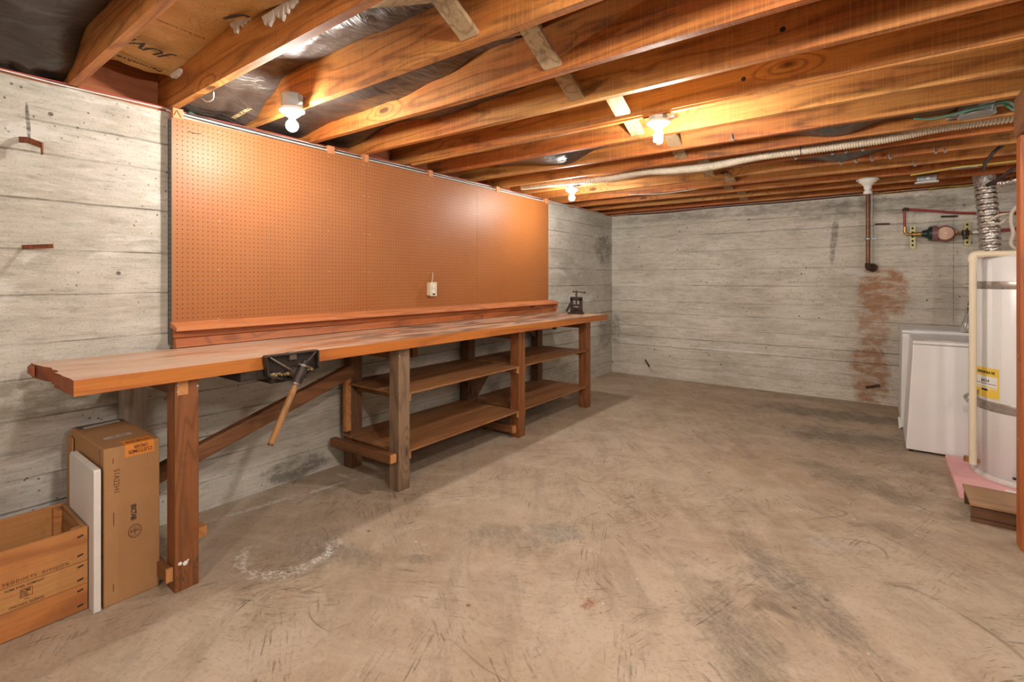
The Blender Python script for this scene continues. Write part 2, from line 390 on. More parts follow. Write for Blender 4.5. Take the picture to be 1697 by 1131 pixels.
M['wall_far'] = concrete('concrete_far', 'x', (.53,.50,.43), (.70,.67,.60), GREYD, [
    ((3.67, 0, 1.2), (0,0,0), (.004, 900, 1.3), (.20,.175,.15), .7),
    ((3.12, 0, 1.20), (0,0,0), (.22, 900, .27), (.37,.20,.11), .95),
    ((3.03, 0, .85), (0,0,0), (.15, 900, .35), (.37,.22,.13), .75),
    ((3.00, 0, .30), (0,0,0), (.17, 900, .38), (.36,.20,.11), .9),
    ((2.68, 0, 1.80), (0,.09,0), (.033, 900, .30), (.21,.18,.15), .75),
    ((.06, 0, .62), (0,0,0), (.08, 900, .25), (.16,.14,.12), .6),
    ((.35, 0, 1.252), (0,0,0), (.45, 900, .014), (.72,.71,.68), .8),
    ((1.55, 0, .44), (0,0,0), (.45, 900, .022), (.74,.74,.73), .9),
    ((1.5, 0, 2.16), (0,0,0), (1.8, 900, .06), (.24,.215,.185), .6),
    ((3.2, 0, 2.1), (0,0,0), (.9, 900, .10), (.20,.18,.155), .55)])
def floormat():
    g = NT('old_concrete_floor'); v = g.tc.outputs['Object']
    big = g.noise(v, .9, 6, .6, .5); mid = g.noise(v, 4, 7, .7, .4); fine = g.noise(v, 60, 5, .75)
    c = g.mix(g.rng(big, .36, .62), (.40,.305,.215), (.48,.395,.30))
    c = g.mix(g.rng(mid, .50, .64, 0, .40), c, (.31,.235,.165))
    c = g.mix(g.rng(mid, .48, .36, 0, .4), c, (.55,.47,.38))
    c = g.mix(g.rng(fine, .53, .65, 0, .38), c, (.17,.13,.095))
    # trowel scratches in several directions
    hsum = fine
    wob = g.noise(v, 1.7, 2, .5); 
    for k, (rot, loc, th, fq) in enumerate([(.55,(0,0,0),.555,70), (1.15,(4,1,0),.56,85), (-.5,(2,7,0),.565,75), (2.35,(8,3,0),.56,80), (1.9,(1,9,0),.56,90)]):
        r = g.mapv(v, loc=loc, rot=(0,0,rot)); s1 = g.noise(g.mapv(r, sc=(5.5, fq, 1)), 1, 4, .65, .25)
        pm = g.noise(g.mapv(v, loc=(k*3.7, k*2.1, 0)), 1.7, 5, .65, .4); brk = g.noise(g.mapv(v, loc=(k, 0, 0)), 14, 3, .6)
        m = g.math('MULTIPLY', g.math('MULTIPLY', g.rng(s1, th, th+.05), g.rng(pm, .52, .62)), g.rng(brk, .40, .52))
        c = g.mix(g.math('MULTIPLY', m, .68), c, (.13,.10,.07)); hsum = g.math('SUBTRACT', hsum, m)
    # faint smears drawn out along the trowel strokes
    sm = g.noise(g.mapv(g.mapv(v, rot=(0,0,.9)), sc=(1.2, 7, 1)), 1, 6, .7, .5); c = g.mix(g.rng(sm, .52, .68, 0, .42), c, (.24,.185,.135))
    sm = g.noise(g.mapv(g.mapv(v, loc=(3,3,0), rot=(0,0,-.4)), sc=(1.2, 6, 1)), 1, 6, .7, .5); c = g.mix(g.rng(sm, .52, .68, 0, .4), c, (.54,.46,.37))
    cr = g.noise(g.mapv(v, loc=(9,4,0)), .6, 2, .5, 1.0)
    m = g.math('MULTIPLY', g.rng(g.math('ABSOLUTE', g.math('SUBTRACT', cr, .5)), .0022, .0008), g.rng(wob, .5, .6))
    c = g.mix(g.math('MULTIPLY', m, .5), c, (.12,.08,.055))
    NA = g.noise(v, 6, 6, .75, .5); NB = g.noise(v, 24, 4, .75, .5)
    def stain(loc, rot, sc, col, amt, k=1.3, ns=6):
        nonlocal c
        nn = NB if ns > 15 else NA; e = g.length(g.mapv(v, (*loc, 0), (0,0,rot), (*sc, 1), 'TEXTURE'))
        m = g.rng(g.math('ADD', e, g.math('MULTIPLY', g.math('SUBTRACT', nn, .5), k*2.6)), 1.15, .45)
        m = g.math('MULTIPLY', m, g.rng(fine, .36, .56, .6, 1)); m = g.math('MULTIPLY', m, g.rng(brkn, .40, .55, .45, 1))
        c = g.mix(g.math('MULTIPLY', m, amt), c, col)
    brkn = g.noise(g.mapv(g.mapv(v, rot=(0,0,.7)), sc=(9, 38, 1)), 1, 5, .7, .5)
    D = (.13,.115,.09)
    stain((2.75,5.75), .1, (.8,.24), D, .85); stain((2.9,5.0), .3, (.55,.30), D, .78)
    stain((3.0,3.9), -.5, (.5,.18), D, .6); stain((1.55,2.0), .4, (.28,.14), D, .45)
    stain((1.05,1.42), .4, (.20,.09), D, .55); stain((1.35,1.60), .7, (.12,.05), D, .65)
    stain((2.75,2.45), 2.3, (.55,.12), D, .65); stain((2.7,1.9), 2.2, (.5,.14), D, .62)
    stain((1.75,2.2), .5, (.22,.09), (.19,.19,.165), .6); stain((.85,1.35), .2, (.22,.16), (.20,.19,.165), .45)
    stain((.5,5.4), 0, (.6,.8), (.45,.39,.31), .3); stain((.75,5.45), 0, (.3,.1), D, .3)
    stain((2.15,1.80), .3, (.035,.05), (.28,.10,.04), .8, 1.8, 30)
    stain((2.9,2.9), .3, (.14,.07), (.50,.46,.40), .5)
    W = (.70,.68,.64)
    stain((.20,1.42), -.13, (.022,.26), W, .8, 1.6, 22); stain((.275,1.78), -.13, (.020,.22), W, .75, 1.4, 22); stain((.36,2.1), -.2, (.02,.2), W, .3, 1.6, 22)
    # chalky ring
    nn = g.noise(v, 16, 5, .7, .3); e = g.length(g.mapv(v, (.78,1.27,0), (0,0,.3), (.20,.21,1), 'TEXTURE'))
    band = g.rng(g.math('ABSOLUTE', g.math('SUBTRACT', g.math('ADD', e, g.math('MULTIPLY', g.math('SUBTRACT', nn, .5), .9)), 1)), .17, .05)
    sep = g.n('ShaderNodeSeparateXYZ'); g.l(v, sep.inputs[0])
    side = g.rng(g.math('SUBTRACT', sep.outputs[0], sep.outputs[1]), -.60, -.50)
    c = g.mix(g.math('MULTIPLY', g.math('MULTIPLY', band, side), g.rng(g.noise(v, 55, 5, .75), .44, .56, .0, .95)), c, W)
    # paint flecks
    fl = g.vor(g.mapv(v, loc=(.3,.1,0)), 5.5, 1); c = g.mix(g.math('MULTIPLY', g.rng(fl, .045, .03), .9), c, (.62,.58,.52))
    fl2 = g.vor(g.mapv(v, loc=(3.3,7.1,0)), 3.4, 1); c = g.mix(g.math('MULTIPLY', g.rng(fl2, .04, .025), .8), c, (.15,.08,.05))
    return g.out(c, g.rng(mid, .3, .7, .62, .85), 0, g.bump(hsum, .0025, .55), .35)
M['floor'] = floormat()

# ------------------------------------------------------------------ the room
D = 6.519; ZW = 2.2356; ZJ = 2.25; ZT = 2.485
XR, YB = 6.7, -2.7
def board_wall(plane, a, b, seed):
    """board-formed wall: every form board its own depth, ridges at the seams"""
    rnd = random.Random(seed); mb = MB(); n = int((b - a)/.07); rows = []
    for i in range(len(SEAMS)-1):
        d = rnd.uniform(-.0035, .0035)
        rows += [(SEAMS[i], i, 'seam', d), (SEAMS[i]+.007, i, 'b', d), ((SEAMS[i]+SEAMS[i+1])/2, i, 'b', d+rnd.uniform(-.001,.001)), (SEAMS[i+1]-.005, i, 'b', d)]
    rows.append((SEAMS[-1], 99, 'top', 0)); vs = []
    for z, i, t, d in rows:
        for k in range(n+1):
            u = a + (b-a)*k/n; zz = z
            if t == 'seam':
                q = noise.noise((u*1.7, i*5.1, seed)); e = .006*q if i else 0; zz = z + (.004*noise.noise((u*2.3, i*3.0, seed+5)) if i else 0)
            elif t == 'top': e = 0; zz = z + .010*noise.noise((u*7, 1, seed)) - .004
            else: e = d + .003*noise.noise((u*.9, z*3, seed))
            vs.append((e, u, zz) if plane == 'y' else (u, D - e, zz))
    R = len(rows); W = n+1
    fs = []
    for r in range(R-1):
        for k in range(n):
            q = (r*W+k, r*W+k+1, (r+1)*W+k+1, (r+1)*W+k); fs.append(q[::-1] if plane == 'y' else q)
    mb.add(vs, fs)
    # body of the wall behind the face
    if plane == 'y': mb.box((-.22, a, 0), (-.012, b, ZW-.02))
    else: mb.box((a, D+.012, 0), (b, D+.22, ZW-.02))
    return mb
fl = MB(); fl.box((-.25, YB-.2, -.1), (XR+.2, D+.25, 0)); struct(obj('floor', fl, M['floor']))
struct(obj('wall_left', board_wall('y', YB, D, 3), M['wall_left']))
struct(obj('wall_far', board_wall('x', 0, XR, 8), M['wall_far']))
mb = MB(); mb.box((XR, YB, 0), (XR+.2, D, ZT)); struct(obj('wall_right', mb, M['wall_far']))
mb = MB(); mb.box((-.22, YB-.2, 0), (XR+.2, YB, ZT)); struct(obj('wall_near', mb, M['wall_far']))
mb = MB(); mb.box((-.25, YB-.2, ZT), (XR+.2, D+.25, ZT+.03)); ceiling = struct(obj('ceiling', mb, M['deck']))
def jy(k): return .64 + .409*k   # far face of joist k
SAG = {2: -.020, 3: -.027, 4: -.019, 5: -.004, 6: -.008, 7: -.010, 1: -.003}
for k in range(-7, 15):
    y1 = jy(k); y0 = y1-.038; s = SAG.get(k, -.004); mb = MB(); n = 14; rnd = random.Random(k)
    vs = []
    for i in range(n+1):
        x = -.14 + (XR+.14)*i/n; t = min(1, max(0, x/2.2)); t = t*t*(3-2*t) if k != 3 else math.sin(t*math.pi/2)
        z = ZJ + s*t + rnd.uniform(-.0012, .0012); wv = rnd.uniform(-.0015, .0015)
        vs += [(x, y0+wv, z), (x, y1+wv, z), (x, y1+wv, ZT), (x, y0+wv, ZT)]
    fs = [(0,3,2,1), (4*n, 4*n+1, 4*n+2, 4*n+3)]
    for i in range(n):
        for a in range(4): fs.append((i*4+a, (i+1)*4+a, (i+1)*4+(a+1)%4, i*4+(a+1)%4)[::-1])
    mb.add(vs, fs); obj('joist', mb, M['joist'], ceiling)
mb = MB(); mb.box((-.20, YB, ZJ), (-.142, D+.2, ZT)); obj('rim_board', mb, M['rim'], ceiling)
mb = MB(); mb.box((-.141, D-.05, ZJ), (XR, D-.012, ZT)); obj('rim_board', mb, M['rim'], ceiling)
mb = MB(); mb.box((-.20, YB, ZW-.03), (-.012, D, ZJ-.001)); lab(obj('sill_plate', mb, M['rim'], ceiling), 'dark red sill plate')
mb = MB(); mb.box((0, D+.012, ZW-.02), (XR, D+.2, ZJ-.001)); obj('sill_plate', mb, M['rim'], ceiling)
# furring strip nailed along one joist
mb = MB(); mb.box((.1, jy(5)-.030, ZJ-.014), (5.5, jy(5)-.004, ZJ-.0015)); obj('furring_strip', mb, M['joist'], ceiling)
# cross bridging between the joists
BX = {2: 1.83, 3: 1.95, 4: 1.84, 5: 1.91, 6: 1.83, 7: 1.94, 8: 1.85, 9: 1.92, 10: 1.84, 11: 1.93, 12: 1.82, 13: 1.86, 14: 1.80}
for k in range(1, 15):
    x = BX.get(k, 1.85); ya = jy(k-1)+.001; yb = jy(k)-.039; s = SAG.get(k, -.004)
    mb = MB(); mb.beam((x, ya, ZT-.035), (x, yb, ZJ+.030+s), .088, .019, (1,0,0)); obj('bridging_board', mb, M['bridge'], ceiling)
    mb = MB(); mb.beam((x-.10, yb, ZT-.035), (x-.10, ya, ZJ+.032+s), .088, .019, (1,0,0)); obj('bridging_board', mb, M['bridge'], ceiling)
# bored holes in the joists
for x, k, z in ((2.78, 4, 2.33), (2.55, 5, 2.32), (2.75, 3, 2.36)):
    mb = MB(); mb.lathe([(.011, jy(k)-.0402), (.011, jy(k)-.036)], (x, 0, z), 12, 'y'); lab(obj('bored_hole', mb, M['black'], ceiling), 'dark bored hole')
# nails and small hooks under the joists
for x, k in ((2.31, 7), (2.57, 9), (2.80, 9), (2.88, 9), (2.98, 9), (2.83, 10), (2.93, 10), (3.03, 10), (3.14, 10), (1.92, 9), (1.98, 10), (3.4, 10), (3.45, 10), (3.3, 11)):
    y = jy(k)-.045; mb = MB(); mb.tube(curve([(x, y, ZJ+.035), (x+.004, y-.008, ZJ+.008), (x+.010, y-.014, ZJ-.016), (x+.022, y-.026, ZJ-.010)], 4), .0042, 6)
    lab(obj('hook', mb, M['metalgrey'], ceiling), 'small metal hook')

# support post and beam at the right
mb = MB(); mb.box((3.638, 3.40, 0), (3.727, 3.49, 2.03)); po = obj('wooden_post', mb, M['post'], None, .006, (3.6825, 3.445, 0))
po.data.transform(Matrix.Identity(4)); tag(po, 'orange-brown wooden support post at the right edge, beside the plywood step', 'post')
mb = MB(); mb.beam((3.6372, 3.43, .93), (3.6372, 3.46, .945), .002, .014, (1,0,0)); mb.beam((3.6372, 3.432, .945), (3.6372, 3.445, .925), .002, .008, (1,0,0)); lab(obj('chipped_spot', mb, M['lightwood'], po), 'pale chips on the post edge')
mb = MB(); mb.beam((3.6372, 3.425, .540), (3.6372, 3.452, .532), .002, .014, (1,0,0)); obj('chipped_spot', mb, M['lightwood'], po)
mb = MB(); mb.prism([(3.515, 2.235), (3.515, 2.06), (3.49, 2.031), (-2.6, 2.031), (-2.6, 2.235)], 3.634, 3.731, 'x')
bm = obj('wooden_beam', mb, M['rayl'], None, .006, (3.6825, .4, 2.031)); tag(bm, 'brown wooden beam end resting on the support post under the joists', 'beam')

# ------------------------------------------------------------------ insulation batts
def batt(name, label, x0, x1, k, prof, mat, seed, amp=.012, top=ZT-.002, closed=True):
    """wrinkled facing: prof = list of (x, edge z at far joist, centre sag)"""
    y0 = jy(k-1)+.002; y1 = jy(k)-.040; nx = int((x1-x0)/.028); ny = 16; vs = []
    def P(x):
        if x <= prof[0][0]: return prof[0][1:]
        for a, b in zip(prof, prof[1:]):
            if x <= b[0]:
                t = (x-a[0])/(b[0]-a[0]); t = t*t*(3-2*t); return a[1]+(b[1]-a[1])*t, a[2]+(b[2]-a[2])*t
        return prof[-1][1:]
    for i in range(nx+1):
        x = x0 + (x1-x0)*i/nx; e, sg = P(x)
        for j in range(ny+1):
            v = j/ny; z = e - sg*math.sin(math.pi*v)**.7
            q = noise.noise((x*3.2, v*2.4, seed)) + .6*abs(noise.noise((x*8+v*3, v*5-x*2, seed+3))) + .35*noise.noise((x*19, v*9, seed+9))
            z += amp*q*(.45+.55*math.sin(math.pi*v)); xx = x
            if i in (0, nx): xx = x + .012*noise.noise((v*6, seed, 2))
            vs.append((xx, y0+(y1-y0)*v, min(z, top-.01)))
    W = ny+1; nb = len(vs)
    fs = [(i*W+j, i*W+j+1, (i+1)*W+j+1, (i+1)*W+j) for i in range(nx) for j in range(ny)]
    mb = MB(); mb.add(vs, fs, True)
    rim = [i*W for i in range(nx+1)] + [nx*W+j for j in range(1, W)] + [i*W+ny for i in range(nx-1, -1, -1)] + [j for j in range(ny-1, 0, -1)]
    m = len(rim); tv = [vs[r] for r in rim] + [(vs[r][0], vs[r][1], top) for r in rim]
    mb.add(tv, [(a, (a+1)%m, m+(a+1)%m, m+a)[::-1] for a in range(m)] + [tuple(range(m, 2*m))])
    o = obj(name, mb, mat, None, 0, ((x0+x1)/2, (y0+y1)/2, top)); return tag(o, label, 'insulation')
batt('insulation_batt', 'black plastic faced insulation sagging in the first joist bay, above the bare concrete wall', -.13, 2.6, 0, [(-.13, 2.27, .02), (.05, 2.30, .03), (.35, 2.42, .05), (1.2, 2.42, .06)], M['plastic'], 4, .022)
kb = batt('insulation_batt', 'tan kraft paper faced insulation with printed lettering and torn white edges', .06, 2.8, 1, [(.06, 2.405, .0), (.3, 2.43, .02), (.62, 2.452, .035), (.83, 2.470, .05), (1.0, 2.43, .06), (1.4, 2.40, .06)], M['kraft'], 11, .014)
b2 = batt('insulation_batt', 'shiny black plastic faced insulation with yellow lettering, beside the nearest ceiling bulb', -.13, 1.75, 2, [(-.13, 2.255, .0), (.12, 2.275, .01), (.30, 2.37, .035), (.48, 2.455, .05), (1.1, 2.455, .05), (1.5, 2.44, .06)], M['plastic'], 23, .026)
batt('insulation_batt', 'black plastic faced insulation bulging in the third joist bay, right of the nearest bulb', -.1, 1.78, 3, [(-.1, 2.30, .01), (.3, 2.335, .03), (.9, 2.34, .04), (1.25, 2.37, .03), (1.6, 2.43, .03)], M['plastic'], 31, .018)
batt('insulation_batt', 'dark plastic faced insulation hanging low in the fourth joist bay', -.1, 1.80, 4, [(-.1, 2.32, .02), (.4, 2.40, .02), (.97, 2.36, .03), (1.45, 2.39, .03), (1.7, 2.43, .03)], M['plastic'], 42, .014)
batt('insulation_batt', 'sagging black plastic strip of insulation between the pegboard top and the middle bulb', .2, 1.75, 7, [(.2, 2.40, .02), (.5, 2.33, .02), (1.05, 2.262, .005), (1.35, 2.34, .02), (1.7, 2.44, .02)], M['plastic'], 53, .008)
batt('insulation_batt', 'black plastic faced insulation hanging below the joists left of the grey octagonal box', 2.05, 4.6, 8, [(2.2, 2.42, .01), (2.55, 2.32, .01), (2.88, 2.262, .004), (3.15, 2.318, .01), (3.38, 2.300, .006), (3.55, 2.342, .004), (3.9, 2.345, .004)], M['plastic'], 61, .008)
batt('insulation_batt', 'grey-black plastic flap of insulation behind the cream corrugated hose', 2.3, 3.5, 10, [(2.35, 2.42, .01), (2.6, 2.30, .01), (2.85, 2.256, .003), (3.2, 2.32, .01)], M['plastic'], 73, .008)
# white fibreglass tufts at the torn kraft edges
for x, z, L, h_ in ((.15, 2.397, .13, .012), (.88, 2.452, .20, .035), (1.20, 2.385, .26, .035)):
    mb = MB(); yv = jy(1)-.0395; n = 26; ln = []
    for i in range(n+1):
        u = i/n; e_ = math.sin(math.pi*u)**.4; ln.append((x+L*(u-.5), h_*e_*(.15+1.9*abs(noise.noise((u*9, x*7, 2)))) + .004*random.random()))
    for (a0, d0), (a1, d1) in zip(ln, ln[1:]):
        mb.hexa([(a0, yv-.010, z-d0), (a1, yv-.010, z-d1), (a1, yv, z-d1-.003), (a0, yv, z-d0-.003), (a0, yv-.016, z+.012), (a1, yv-.016, z+.012), (a1, yv, z+.012), (a0, yv, z+.012)])
    lab(obj('fibre_tuft', mb, M['fibre'], kb), 'white fibreglass tuft')
# printing on the facings (upside down as seen from the room)
ky = lambda x: 0
text('PermishvaB', .044, M['ink'], kb, (.165, .94, 2.389), (.18,-1,0), (-1,-.18,0), spacing=1.1, bold=True)
text('JUVE', .105, M['ink'], kb, (.40, .90, 2.387), (.35,-1,0), (-1,-.35,0), spacing=.95, bold=True)
text('________', .05, M['ink'], kb, (.36, .90, 2.3895), (.30,-1,0), (-1,-.30,0), spacing=.8)
text('Kraft faced insulation', .020, M['inkbrown'], kb, (.70, .93, 2.392), (.10,-1,0), (-1,-.1,0), spacing=1.1)
text('JUVE', .12, M['ink'], kb, (1.05, .93, 2.375), (.35,-1,0), (-1,-.35,0), spacing=.95, bold=True)
text('9 INCH THICK', .038, M['inkyellow'], b2, (.36, 1.265, 2.250), (-1,.08,0), (.08,1,0), spacing=1.0)
text('RIGID ROLL', .045, M['inkyellow'], b2, (.02, 1.32, 2.240), (-1,.05,0), (.05,1,0), spacing=.9, bold=True)

# ------------------------------------------------------------------ pegboard on the left wall
Y0, Y1, Z0, Z1 = 1.016, 4.745, 1.075, 2.203
pb = thing('pegboard', 'large brown hardboard pegboard in three panels above the workbench', 'pegboard', (0, (Y0+Y1)/2, Z0))
for a, b in ((Y0, 2.262), (2.2635, 3.505), (3.5065, Y1)):
    mb = MB(); mb.box((.050, a, Z0), (.0555, b, Z1)); obj('board_panel', mb, M['peg'], pb)
for ya, yb in ((1.019, 1.066), (1.94, 1.992), (2.224, 2.276), (2.879, 2.931), (3.784, 3.845), (4.672, 4.742)):
    mb = MB(); mb.box((.008, ya, Z0), (.0495, yb, 2.244)); obj('furring_strip', mb, M['cleat'], pb)
for ya, yb in ((1.018, 1.066), (1.94, 1.992), (2.226, 2.276), (2.879, 2.926), (3.790, 3.840), (4.680, 4.742)):
    mb = MB(); mb.box((.050, ya, 2.192), (.062, yb, 2.246)); lab(obj('wood_cleat', mb, M['cleat'], pb), 'orange wood cleat above the panel edge')
mb = MB(); mb.box((.004, Y0-.0035, Z0-.10), (.0555, Y0, Z1-.01)); lab(obj('edge_strip', mb, M['strip'], pb), 'grey perforated metal strip on the left edge')
mb = MB()
for i in range(44):
    z = Z0+.02+i*.0254; mb.lathe([(.0035, Y0-.0045), (.0035, Y0-.003)], (.033, 0, z), 8, 'y')
h = obj('strip_holes', mb, M['papertape'], pb); h['kind'] = 'stuff'
mb = MB()
for y in (1.25, 1.95, 2.24, 2.285, 2.89, 3.49, 3.52, 3.8, 4.7):
    for z in (1.1, 1.38, 1.66, 1.94, 2.17): mb.lathe([(.0035, .0555), (.002, .0572)], (0, y+random.uniform(-.004,.004), z), 8, 'x')
h = obj('screw_heads', mb, M['metalgrey'], pb); h['kind'] = 'stuff'
mb = MB(); mb.tube([(.0575, 1.09, 2.137), (.062, 1.12, 2.132), (.0575, 1.155, 2.139)], .0018, 6); lab(obj('bent_wire', mb, M['darkrust'], pb), 'dark bent wire near the top left corner')
mb = MB(); mb.tube([(.063, 1.022, 2.205), (.066, 1.035, 2.235), (.063, 1.055, 2.200)], .0018, 6); obj('bent_wire', mb, M['darkrust'], pb)

# ledge along the pegboard foot
lg = thing('ledge', 'narrow orange wooden ledge running along the foot of the pegboard', 'ledge', (.1, 2.9, .96))
mb = MB(); mb.prism([(.057, 1.066), (.057, 1.094), (.148, 1.072), (.150, 1.050)], 1.005, 4.825, 'y'); obj('ledge_board', mb, M['trimwood'], lg, .002)
mb = MB(); mb.box((.0565, Y0, 1.010), (.085, 4.80, 1.062)); lab(obj('riser_board', mb, M['riser'], lg, .002), 'recessed upper backboard')
mb = MB(); mb.prism([(.060, .960), (.060, 1.008), (.098, 1.008), (.112, .960)], Y0, 4.815, 'y'); lab(obj('riser_board', mb, M['riser'], lg, .002), 'lower backboard standing on the worktop')
mb = MB(); mb.prism([(.057, .959), (.057, 1.062), (.135, 1.048), (.115, .959)], 4.816, 4.828, 'y'); obj('end_bracket', mb, M['cleat'], lg)

# outlet box on the pegboard
ot = thing('outlet_box', 'ivory surface-mounted double outlet on the pegboard above the ledge', 'outlet', (.057, 2.90, 1.19))
mb = MB(); mb.box((.057, 2.862, 1.19), (.098, 2.932, 1.298)); obj('box', mb, M['outletivory'], ot, .004)
mb = MB(); mb.box((.0985, 2.858, 1.186), (.103, 2.936, 1.302)); obj('cover_plate', mb, M['outletivory'], ot, .0015)
for z in (1.268, 1.222):
    mb = MB(); mb.lathe([(.0165, .1032), (.016, .1065)], (0, 2.897, z), 18, 'x'); r = obj('receptacle', mb, M['porcelain'], ot)
    mb = MB()
    for dy in (-.006, .006): mb.box((.1062, 2.897+dy-.0012, z-.002), (.1069, 2.897+dy+.0012, z+.006))
    mb.lathe([(.0022, .1062), (.0022, .1069)], (0, 2.897, z-.008), 8, 'x'); obj('slots', mb, M['black'], r)
mb = MB(); mb.tube(curve([(.058, 2.925, 1.385), (.072, 2.918, 1.36), (.082, 2.900, 1.32), (.082, 2.897, 1.298)], 6), .004, 8); obj('cable', mb, M['cable'], ot)
mb = MB(); mb.box((.104, 2.888, 1.197), (.112, 2.906, 1.209)); lab(obj('shadow_cap', mb, M['black'], ot), 'small dark block standing in for a shadow')  # black block stands in for shadow at the lower receptacle

# ------------------------------------------------------------------ workbench
wb = thing('workbench', 'long heavy wooden workbench with worn orange top along the left wall', 'workbench', (.45, 2.6, 0))
ZB, ZTOP = .898, .957
# two thick boards, ragged sawn ends at the near side
def plank(x0, x1, yprof, y1):
    mb = MB(); n = len(yprof)
    pts = [(x0 + (x1-x0)*i/(n-1), y) for i, y in enumerate(yprof)]
    for (a, ya), (b, yb) in zip(pts, pts[1:]):
        mb.add([(a, ya, ZB), (b, yb, ZB), (b, y1, ZB), (a, y1, ZB), (a, ya, ZTOP), (b, yb, ZTOP), (b, y1, ZTOP), (a, y1, ZTOP)], [(0,3,2,1), (4,5,6,7)])
        mb.add([(a, ya, ZB), (b, yb, ZB), (b, yb, ZTOP), (a, ya, ZTOP)], [(0,1,2,3)])
    mb.add([(x0, yprof[0], ZB), (x0, y1, ZB), (x0, y1, ZTOP), (x0, yprof[0], ZTOP)], [(0,3,2,1)[::-1]])
    mb.add([(x1, yprof[-1], ZB), (x1, y1, ZB), (x1, y1, ZTOP), (x1, yprof[-1], ZTOP)], [(0,1,2,3)])
    mb.add([(x0, y1, ZB), (x1, y1, ZB), (x1, y1, ZTOP), (x0, y1, ZTOP)], [(0,3,2,1)])
    return mb
def two_mat(o, top, side, end):
    o.data.materials.clear()
    for m in (top, side, end): o.data.materials.append(m)
    for p in o.data.polygons: p.material_index = 0 if abs(p.normal.z) > .8 else (1 if abs(p.normal.x) > .8 else 2)
pl = obj('worktop_plank', plank(.115, .497, [.460, .458, .462, .468, .474, .486, .476, .484, .478], 4.80), M['benchtop'], wb); two_mat(pl, M['benchtop'], M['benchedge'], M['endgrain'])
pl = obj('worktop_plank', plank(.500, .7655, [.466, .470, .468, .472, .470], 4.80), M['benchtop'], wb); two_mat(pl, M['benchtop'], M['benchedge'], M['endgrain'])
mb = MB(); mb.prism([(.4585, ZTOP-.004), (.447, ZTOP-.014), (.447, ZB+.016), (.4585, ZB+.004)], .115, .205, 'x'); lab(obj('rounded_nose', mb, M['endgrain'], wb, .003), 'rounded splintered end')
FR = [(.722, .803, 'leg'), (.700, 2.020, 'leggrey'), (.680, 3.315, 'leg'), (.672, 4.505, 'leg')]
BK = [(.125, .79, 'legwhite'), (.135, 2.075, 'legdark'), (.130, 3.300, 'legdark'), (.130, 4.42, 'legdark')]
for (x, y, m) in FR:
    mb = MB(); mb.box((x-.09, y, 0), (x, y+.092, ZB)); o = obj('leg', mb, M[m], wb, .004)
    if m == 'leggrey': lab(o, 'weathered grey front leg')
for (x, y, m) in BK:
    mb = MB(); mb.box((x-.09, y, 0), (x, y+.092, ZB)); o = obj('leg', mb, M[m], wb, .004)
    if m == 'legwhite': lab(o, 'whitewashed back leg')
for (x, y, m), (xb, yb, _) in zip(FR, BK):     # bearers under the top
    mb = MB(); mb.box((xb-.06, y+.02, ZB-.078), (x-.091, y+.058, ZB-.001)); obj('bearer', mb, M['railx'], wb, .002)
mb = MB(); mb.box((.7222, .812, .832), (.7235, .852, .894)); lab(obj('lap_end', mb, M['lightwood'], wb), 'pale end of the bearer lapped into the leg')
# low rails
mb = MB(); mb.box((.14, .776, .050), (.700, .801, .108)); obj('low_rail', mb, M['railx'], wb, .003)
mb = MB(); mb.box((.7005, .776, .050), (.708, .801, .108)); obj('rail_end', mb, M['lightwood'], wb)
mb = MB(); mb.box((.565, .898, .148), (.625, .965, .196)); lab(obj('wood_block', mb, M['lightwood'], wb, .002), 'orange block behind the near leg')
mb = MB(); mb.beam((.065, 1.975, .205), (.700, 1.975, .222), .05, .06, (0,1,0)); lab(obj('low_rail', mb, M['railx'], wb, .008), 'rough round-edged rail')
mb = MB(); mb.box((.7005, 1.952, .196), (.708, 1.998, .250)); obj('rail_end', mb, M['lightwood'], wb, .004)
mb = MB(); mb.box((.14, 3.270, .045), (.640, 3.312, .105)); obj('low_rail', mb, M['railx'], wb, .002)
mb = MB(); mb.box((.641, 3.270, .045), (.655, 3.312, .105)); obj('rail_end', mb, M['lightwood'], wb)
mb = MB(); mb.box((.105, 2.030, .27), (.138, 2.07, .70)); lab(obj('side_cleat', mb, M['lightwood'], wb), 'lighter upright cleat on the back leg')
# shelves (thin ply) with cleats
for (y0, y1, z, x1, d) in ((2.06, 3.315, .590, .690, 0), (2.06, 3.315, .222, .690, 0), (3.405, 4.55, .585, .672, 0), (3.405, 4.55, .214, .672, 0)):
    mb = MB(); mb.box((.14, y0+.052, z), (x1-.092, y0+.055, z+.001)); 
    mb = MB()
    # board notched round the legs
    mb.prism([(.045, y0), (x1-.10, y0), (x1-.10, y0+.054 if y0 < 3 else y0), (x1, y0+.054 if y0 < 3 else y0+.004), (x1, y1-.003), (.045, y1-.003)], z, z+.0125, 'z')
    obj('shelf', mb, M['shelf'], wb, .001)
    for ya in ((y0+.053) if y0 < 3 else y0+.002, y1-.028):
        mb = MB(); mb.box((.14, ya, z-.045), (x1-.012, ya+.022, z-.001)); obj('shelf_cleat', mb, M['railx'], wb)
        mb = MB(); mb.box((x1-.0115, ya, z-.045), (x1-.006, ya+.022, z-.001)); obj('cleat_end', mb, M['lightwood'], wb)
